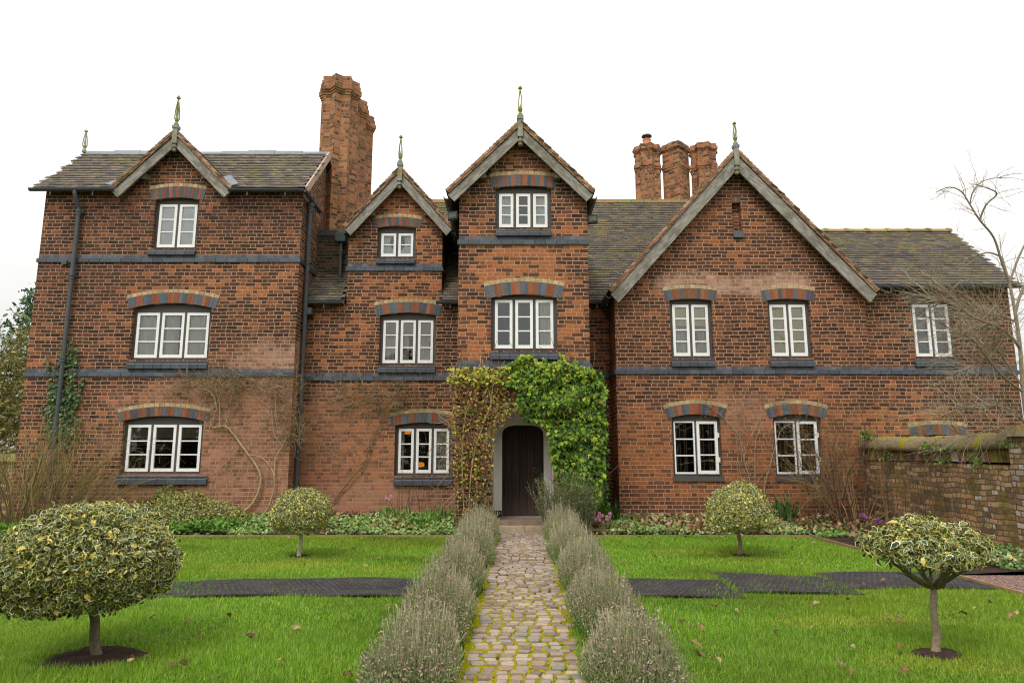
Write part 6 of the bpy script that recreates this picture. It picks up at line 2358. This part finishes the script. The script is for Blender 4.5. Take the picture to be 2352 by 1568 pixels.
# ------------------------------------------------------------------ trees beyond the left wall
def far_tree(lab, X, Y, H, W_, n, cols, conifer=False, z0=1.0, name='tree'):
    root = empty(name, (X, Y, 0))
    tag(root, lab, 'tree', 'trees beyond the left garden wall')
    g = Geo()
    tr = wander((X, Y, -.1), (0, 0, 1), H * .8, 8, .04)
    g.tube(tr, np.linspace(H * .02, H * .006, 9), 7, lin((96, 86, 66)))
    g.build('trunk', M['bark'], root, True)
    g = Geo()
    gt = Geo()
    if conifer:
        for i in range(46):
            f = (i + .5) / 46
            z = H * (.25 + .74 * f)
            a = i * 2.4
            L = W_ * (1.05 - f) ** .8 * rng.uniform(.75, 1.15)
            e = np.array([X + L * math.cos(a), Y + L * math.sin(a), z + L * .12])
            gt.tube([(X, Y, z), ((X + e[0]) / 2, (Y + e[1]) / 2, z - .02), e], [.03, .02, .008], 4, lin((84, 70, 54)), cap=False)
            m = n // 46
            ff = rng.uniform(.25, 1.05, m)[:, None]
            q = np.array([X, Y, z]) + (e - np.array([X, Y, z])) * ff + rng.normal(size=(m, 3)) * np.array([.16, .16, .1]) * 1.6
            scatter(g, q, rng.normal(size=(m, 3)) + np.array([0, -.4, .8]), rng.uniform(.12, .26, m), OVAL, pal(cols, m, .25))
    else:
        for i in range(46):
            d = nrmz(rng.normal(size=3) * np.array([1, 1, .5]) + np.array([0, 0, .7]))
            s = tr[rng.integers(2, 8)]
            tips_ = []
            branchy(gt, s, d, W_ * rng.uniform(.7, 1.2), .035, 2, lin((118, 108, 70)), 6, .16, (0, 0, .1), .6, .55, 6, 4, tips_, .2)
            T2 = np.concatenate(tips_)
            T2 = T2[rng.integers(0, len(T2), n // 46)]
            m = len(T2)
            scatter(g, T2 + rng.normal(size=(m, 3)) * .1, rng.normal(size=(m, 3)) + np.array([0, -.4, .6]), rng.uniform(.07, .15, m), OVAL, pal(cols, m, .25))
    gt.build('branch', M['twig'], root)
    g.build('crown', M['leaf'], root)


OLV = [(146, 140, 72), (122, 120, 60), (164, 154, 88), (104, 106, 56)]
far_tree('olive brown budding tree beyond the far left wall, nearest the house', -15.6, 20.5, 5.6, 2.1, 11000, OLV)
far_tree('olive brown budding tree at the extreme left edge, behind the bare shrubs', -19.3, 22.5, 5.8, 2.4, 11000, OLV)
far_tree('dark pine rising above the olive budding trees at the left of the house', -20.6, 29, 8.5, 2.3, 4200, [(84, 114, 78), (66, 96, 64), (104, 130, 92)], True, name='pine_tree')
far_tree('tall pale greyish bare tree faint behind the dark pine at the left', -25.5, 31, 8.6, 2.8, 700, [(130, 124, 100), (110, 108, 84)])

# ------------------------------------------------------------------ flower beds: ground cover, litter, bulbs, flowers
def bed_points(n, x0, x1, y0, y1, zf, dens=None):
    x, y = rng.uniform(x0, x1, n), rng.uniform(y0, y1, n)
    k = ~((x > X_L0 - .02) & (x < X_L1 + .02) & (y > Y_L - .03)) & (np.abs(x - pathx(y)) > .42) & ~((x > X_P0 - .02) & (x < X_P1 + .02) & (y > Y_P - .02)) & ~((x > X_G0) & (y > Y_G - .03)) & (y < Y_R - .02)
    if dens is not None:
        k &= dens(x, y)
    x, y = x[k], y[k]
    return np.stack([x, y, zf(x, y)], 1)


g = Geo()
for (n, x0, x1, y0, y1, zf, cols, sz, hgt, dn) in (
        (15000, -5.6, -.6, 12.72, 15.4, bedz, [(128, 156, 72), (106, 138, 58), (154, 176, 96), (160, 180, 130), (88, 118, 48)], (.03, .06), .10, lambda x, y: vnoise(x, y, 2.0, 41) + .35 - .35 * (y > 14.2) > rng.uniform(-.6, .6, len(x))),
        (5000, -9.5, -5.2, 12.72, 13.6, bedz, [(96, 140, 48), (120, 160, 60), (78, 118, 44)], (.04, .075), .2, lambda x, y: vnoise(x, y, 1.9, 42) > rng.uniform(-.3, .5, len(x))),
        (15000, .8, 5.4, 12.72, 14.6, bedz, [(128, 156, 72), (108, 140, 60), (154, 178, 106), (160, 180, 134), (88, 120, 50)], (.03, .06), .09, lambda x, y: vnoise(x, y, 2.2, 43) + .45 - .25 * (x > 3.2) - .35 * (y > 13.9) > rng.uniform(-.6, .6, len(x))),
        (2600, 5.4, 7.3, 12.3, 14.4, lambda x, y: bedz(x, np.maximum(y, BEDY)), [(96, 140, 56), (120, 156, 80)], (.03, .06), .08, lambda x, y: vnoise(x, y, 2.2, 44) > rng.uniform(-.2, .6, len(x))),
        (4200, 6.2, 7.4, 8.8, 11.6, lambda x, y: .04 + 0 * x, [(104, 132, 60), (130, 150, 84), (84, 112, 52), (140, 160, 120)], (.03, .06), .1, lambda x, y: vnoise(x, y, 2.2, 45) + .25 > rng.uniform(-.5, .5, len(x)))):
    q = bed_points(n, x0, x1, y0, y1, zf, dn)
    m = len(q)
    hump = np.clip(.5 + .5 * vnoise(q[:, 0], q[:, 1], 4.5, 46), 0, 1)
    q[:, 2] += rng.random(m) * hgt * (.35 + hump)
    big = vnoise(q[:, 0], q[:, 1], 3, 47)
    c = pal(cols, m, .2) * (1 + .18 * big)[:, None]
    scatter(g, q, rng.normal(size=(m, 3)) * .45 + np.array([0, -.25, 1]), rng.uniform(sz[0], sz[1], m), ROUND, c)
tag(g.build('ground_cover', M['leaf']), 'low green ground cover plants in the flower beds under the house', 'ground cover', kind='stuff')

g = Geo()
DRYC = [(164, 132, 94), (142, 108, 76), (188, 158, 118), (112, 84, 60), (204, 178, 142)]
for (n, x0, x1, y0, y1, zf, dn) in ((3000, 2.4, 7.2, 12.75, 14.6, lambda x, y: bedz(x, np.maximum(y, BEDY)), lambda x, y: vnoise(x, y, 1.8, 51) + .35 + .3 * (y > 13.3) > rng.uniform(-.5, .8, len(x))),
                                    (700, -5.0, -.8, 12.75, 15.3, bedz, lambda x, y: vnoise(x, y, 2, 52) > rng.uniform(-.2, .8, len(x))),
                                    (200, .9, 2.4, 12.7, 13.6, bedz, None), (260, 5.5, 7.2, 9, 12.4, lambda x, y: .05 + 0 * x, None)):
    q = bed_points(n, x0, x1, y0, y1, zf, dn)
    m = len(q)
    q[:, 2] += rng.uniform(.02, .09, m)
    c = pal(DRYC, m, .2)
    scatter(g, q, rng.normal(size=(m, 3)) * .5 + np.array([0, 0, .8]), rng.uniform(.06, .12, m), DRY, c, c * .85)
tag(g.build('leaf_litter', M['dry']), 'brown fallen leaves lying thickly in the flower beds', 'leaf litter', kind='stuff')


def strap_clump(lab, X, Y, z, n, h, w, cols, r=.12, lean=.6, cat='plant', name='bulb_plant', group=None):
    g = Geo()
    a, rr_ = rng.uniform(0, 2 * PI, n), r * np.sqrt(rng.random(n))
    b = np.stack([X + rr_ * np.cos(a), Y + rr_ * np.sin(a), np.full(n, z - .02)], 1)
    blades(g, b, h * rng.uniform(.55, 1.15, n), w * rng.uniform(.7, 1.3, n), lean * rng.uniform(.1, 1.2, n), pal(cols, n, .2))
    o = g.build(name, M['leaf'])
    return tag(o, lab, cat, group)


GB = [(96, 142, 44), (120, 160, 60), (78, 120, 40)]
DG = [(56, 84, 44), (74, 104, 54), (92, 118, 64)]
strap_clump('tall dark iris clump against the gable wall behind the right round holly', gx(1798, 14.1), 14.1, .15, 60, .62, .03, DG, .2, .8, name='iris_clump')
strap_clump('broad dark green leaves arching beside the pink hellebore next to the gable corner', gx(1405, 13.9), 13.9, .13, 46, .55, .028, DG, .16, .9, name='iris_clump')
strap_clump('yellow green day lily shoots behind the trunk of the right round holly', gx(1735, 13.2), 13.2, .1, 60, .32, .024, [(150, 176, 70), (120, 156, 56)], .3, .7, name='day_lily')
strap_clump('fresh green daffodil shoots under the window beside the dying ivy', gx(905, 14.6), 14.6, .14, 60, .3, .022, GB, .35, .3, name='daffodil_clump')
strap_clump('fresh green daffodil shoots beside the bare rose stems and dying ivy', gx(1000, 14.2), 14.2, .14, 70, .36, .026, GB, .3, .35, name='daffodil_clump')
strap_clump('broad leaved green clump in front of the bare rose stems left of the ivy', gx(965, 13.6), 13.6, .1, 50, .24, .045, GB, .18, .9, name='comfrey_plant')
strap_clump('green daffodil shoots in front of the evergreen bush', gx(420, 13.1), 13.1, .05, 60, .32, .02, GB, .4, .5, name='daffodil_clump')
strap_clump('green daffodil shoots between the evergreen bush and the small left holly', gx(530, 13.4), 13.4, .06, 60, .3, .02, GB, .4, .4, name='daffodil_clump')
strap_clump('leafy green daffodils at the far left edge behind the largest holly', gx(20, 12.2), 12.2, .0, 160, .42, .022, GB, .7, .6, name='daffodil_clump')
strap_clump('narrow green leaves between the bare shrubs and the largest holly', gx(95, 12.6), 12.6, .0, 120, .36, .02, [(90, 130, 50), (70, 106, 44)], .6, .7, name='daffodil_clump')
strap_clump('single dark green tuft between the left bare shrub and the evergreen bush', gx(205, 13.9), 13.9, .1, 26, .5, .03, DG, .12, .9, name='iris_clump')
strap_clump('dry red brown perennial stems against the middle wall right of the small holly', gx(815, 15.2), 15.2, .14, 140, .16, .014, [(104, 54, 44), (84, 46, 38)], .5, .4, name='dead_perennial')
strap_clump('dark red brown perennial stalks at the foot of the right bare shrubs', gx(1900, 13.8), 13.8, .13, 160, .18, .014, [(104, 60, 48), (70, 44, 36)], .5, .5, name='dead_perennial')


def hellebore(lab, X, Y, z, n, cols, h=.28, r=.22):
    root = empty('hellebore', (X, Y, z))
    tag(root, lab, 'flower')
    g = Geo()
    for i in range(n):
        gf = Geo()
        a, q = rng.uniform(0, 2 * PI), r * math.sqrt(rng.random())
        e = (X + q * math.cos(a), Y + q * math.sin(a) * .6, z + h * rng.uniform(.5, 1.1))
        g.tube([(X + q * .3 * math.cos(a), Y + q * .2 * math.sin(a), z - .02), ((X + e[0]) / 2, (Y + e[1]) / 2, z + h * .5), e], [.004, .004, .003], 4, lin((120, 96, 74)), cap=False)
        m = 6
        an = np.arange(m) * 2 * PI / m
        nr = nrmz(np.array([rng.normal() * .4, -1, -.1]))
        ax = np.stack([np.cos(an), 0.2 + 0 * an, np.sin(an)], 1)
        scatter(gf, np.tile(np.array(e), (m, 1)), np.tile(nr, (m, 1)), np.full(m, .036), ROUND, pal(cols, m, .15), None, ax)
        gf.build('flower', M['leaf'], root)
    g.build('stem', M['twig'], root)
    m = 70
    g = Geo()
    q = np.stack([X + rng.normal(size=m) * r * .7, Y + rng.normal(size=m) * r * .4, z + rng.uniform(0, h * .5, m)], 1)
    scatter(g, q, rng.normal(size=(m, 3)) * .5 + np.array([0, -.3, 1]), rng.uniform(.06, .1, m), OVAL, pal([(96, 110, 60), (76, 96, 50), (120, 84, 66)], m, .2))
    g.build('foliage', M['leaf'], root)


hellebore('pink flowering hellebore right of the rosemary near the path', gx(1375, 13.2), 13.2, .09, 18, [(206, 140, 166), (224, 170, 190), (180, 110, 140)])
hellebore('purple flowering hellebore behind the left side of the spreading holly', gx(1985, 13.0) + .1, 13.0, .08, 8, [(150, 84, 150), (150, 70, 130), (196, 130, 180)])
hellebore('pale pink hellebore beside the red brown stalks below the middle wall', gx(893, 14.9), 14.9, .14, 3, [(220, 150, 170)], .4, .1)
hellebore('low clump with pale yellow flowers at the foot of the garden wall near the gravel', 6.55, 9.3, .04, 12, [(238, 230, 150), (246, 240, 180)], .1, .12)

# ------------------------------------------------------------------ single fallen leaves on the lawn
spots = [(1600, 1500), (1610, 1532), (1640, 1538), (1567, 1440), (1590, 1445), (1610, 1455), (1803, 1433), (1868, 1450), (1780, 1458), (1930, 1535), (1950, 1550), (2078, 1552), (1875, 1395), (1950, 1387), (2040, 1432), (2065, 1440), (2275, 1400), (2240, 1412), (2215, 1425), (2338, 1420), (2325, 1432), (2070, 1500), (1958, 1497), (1640, 1400), (1690, 1408),
         (1420, 1278), (1470, 1240), (1515, 1255), (1575, 1240), (1610, 1256), (1505, 1290), (1540, 1292), (1588, 1304), (1492, 1250), (1430, 1300), (1395, 1274), (1520, 1312), (1780, 1268), (1820, 1262), (1870, 1250), (1910, 1275), (1960, 1262), (1845, 1302), (1830, 1240), (1660, 1240), (2030, 1345), (1980, 1352),
         (590, 1468), (575, 1473), (680, 1450), (430, 1448), (445, 1480), (465, 1470), (350, 1430), (395, 1540), (420, 1545), (335, 1530), (640, 1530), (795, 1560), (840, 1552), (892, 1402), (780, 1430), (830, 1240), (860, 1245), (780, 1246), (810, 1268), (880, 1258), (910, 1262), (700, 1302), (660, 1240), (600, 1238), (540, 1238), (490, 1240), (940, 1255), (870, 1290), (720, 1318), (760, 1306), (970, 1290), (560, 1295), (840, 1310), (300, 1490), (520, 1430), (300, 1540)]
proto = []
for v in range(5):
    g = Geo()
    s_ = np.array([1.0])
    c = pal([DRYC[v]], 1, .05)
    V, Fs, mask = DRY
    VV = V.copy()
    VV[:, 2] += .22 * np.sin(VV[:, 0] * (3 + v)) + .12 * np.sin(VV[:, 1] * 5 + v)
    scatter(g, np.array([[-.5, 0, .12]]), np.array([[0, 0, 1.0]]), np.array([1.0]), (VV, Fs, mask), c, c * .8, np.array([[1.0, 0, 0]]))
    me = g.build('fallen_leaf', M['dry'])
    proto.append(me)
for i, (a, b) in enumerate(spots):
    src = proto[i % 5]
    o = src if i < 5 else src.copy()
    if i >= 5:
        COL.objects.link(o)
    c = G(a, b)
    o.location = (c.x, c.y, float(hz(c.x, c.y)) + .035)
    k = random.uniform(.05, .08) * (1.15 if b > 1380 else 1.0)
    if i in (0, 1, 2, 6):
        k = .105
    o.scale = (k, k * random.uniform(.7, 1), k)
    o.rotation_euler = (random.uniform(-.5, .5), random.uniform(-.5, .5), random.uniform(0, 6.3))
    tag(o, 'dry brown curled leaf fallen on the green lawn', 'leaf', 'fallen leaves on the lawn')

# ------------------------------------------------------------------ the garden's own tall hedge, seen only as a dark reflection in the window glass
root = empty('hedge', (0, -11, 0))
tag(root, 'tall dark hedge across the far end of the garden, reflected in the window panes', 'hedge')
g, gs = Geo(), Geo()
N = 9000
x = rng.uniform(-22, 22, N)
top_ = 6.2 + 1.5 * vnoise(x, 0 * x, .5, 71)
z = top_ * rng.random(N) ** .8
q = np.stack([x, -11 + rng.normal(size=N) * .6, z], 1)
scatter(g, q, rng.normal(size=(N, 3)) + np.array([0, 1, .2]), rng.uniform(.25, .6, N), ROUND, pal([(52, 62, 40), (70, 74, 48), (44, 50, 36)], N, .2))
g.build('foliage', M['leaf'], root)
for i in range(22):
    gs.tube(wander((-21 + 2 * i, -11, -.1), (0, 0, 1), 5, 5, .1), np.linspace(.1, .03, 6), 5, lin((80, 70, 56)))
gs.build('stem', M['bark'], root)
# ------------------------------------------------------------------ camera, light, sky
cam = bpy.data.cameras.new('camera')
cam.lens = 24.0
cam.sensor_width = 36.0
cam.sensor_fit = 'HORIZONTAL'
cam.clip_start, cam.clip_end = 0.05, 2000
co = bpy.data.objects.new('camera', cam)
COL.objects.link(co)
co.location = (0, 0, CAMZ)
co.rotation_euler = (PI / 2 + TH, 0, 0)
SC.camera = co

SC.render.engine = 'CYCLES'
W = bpy.data.worlds.new('World')
SC.world = W
W.use_nodes = True
nt = W.node_tree
nt.nodes.clear()
out = nt.nodes.new('ShaderNodeOutputWorld')
bg = nt.nodes.new('ShaderNodeBackground')
sky = nt.nodes.new('ShaderNodeTexSky')
sky.sky_type = 'NISHITA'
sky.sun_disc = False
SUN_E, SUN_R = math.radians(52), math.radians(-152)
sky.sun_elevation = SUN_E
sky.sun_rotation = SUN_R
sky.air_density, sky.dust_density, sky.ozone_density = 1.0, 4.0, 1.0
# overcast: the cloud layer evens the sky out to a near white grey
hs = nt.nodes.new('ShaderNodeHueSaturation')
hs.inputs['Saturation'].default_value = 0.10
nt.links.new(sky.outputs[0], hs.inputs['Color'])
mx = nt.nodes.new('ShaderNodeMix')
mx.data_type = 'RGBA'
mx.inputs[0].default_value = 0.72
tc = nt.nodes.new('ShaderNodeTexCoord')
nz = nt.nodes.new('ShaderNodeTexNoise')
nz.inputs['Scale'].default_value = 1.6
nz.inputs['Detail'].default_value = 4
nt.links.new(tc.outputs['Generated'], nz.inputs['Vector'])
rp = nt.nodes.new('ShaderNodeValToRGB')
rp.color_ramp.elements[0].position, rp.color_ramp.elements[1].position = .3, .7
rp.color_ramp.elements[0].color = (6.6, 6.6, 6.5, 1)
rp.color_ramp.elements[1].color = (11.6, 11.4, 10.9, 1)
nt.links.new(nz.outputs[0], rp.inputs[0])
nt.links.new(hs.outputs[0], mx.inputs[6])
nt.links.new(rp.outputs[0], mx.inputs[7])
sp = nt.nodes.new('ShaderNodeSeparateXYZ')       # overcast sky: brighter overhead than at the horizon
nt.links.new(tc.outputs['Generated'], sp.inputs[0])
mr = nt.nodes.new('ShaderNodeMapRange')
mr.inputs[1].default_value, mr.inputs[2].default_value, mr.inputs[3].default_value, mr.inputs[4].default_value = 0.0, 1.0, 0.76, 1.6
nt.links.new(sp.outputs[2], mr.inputs[0])
vm = nt.nodes.new('ShaderNodeVectorMath')
vm.operation = 'SCALE'
nt.links.new(mx.outputs[2], vm.inputs[0])
nt.links.new(mr.outputs[0], vm.inputs['Scale'])
nt.links.new(vm.outputs[0], bg.inputs[0])
bg.inputs[1].default_value = 0.10
nt.links.new(bg.outputs[0], out.inputs[0])

sl = bpy.data.lights.new('sun', 'SUN')
sl.energy = 0.9
sl.angle = math.radians(14)
sl.color = (1.0, .95, .85)
so = bpy.data.objects.new('sun', sl)
COL.objects.link(so)
az = SUN_R
d = Vector((math.sin(az) * math.cos(SUN_E), math.cos(az) * math.cos(SUN_E), math.sin(SUN_E)))   # towards the sun
so.rotation_euler = d.to_track_quat('Z', 'Y').to_euler()

SC.view_settings.view_transform = 'Standard'
SC.view_settings.look = 'None'
SC.view_settings.exposure = 0.5
SC.view_settings.gamma = 1.0

SC.cycles.filter_width = 1.1
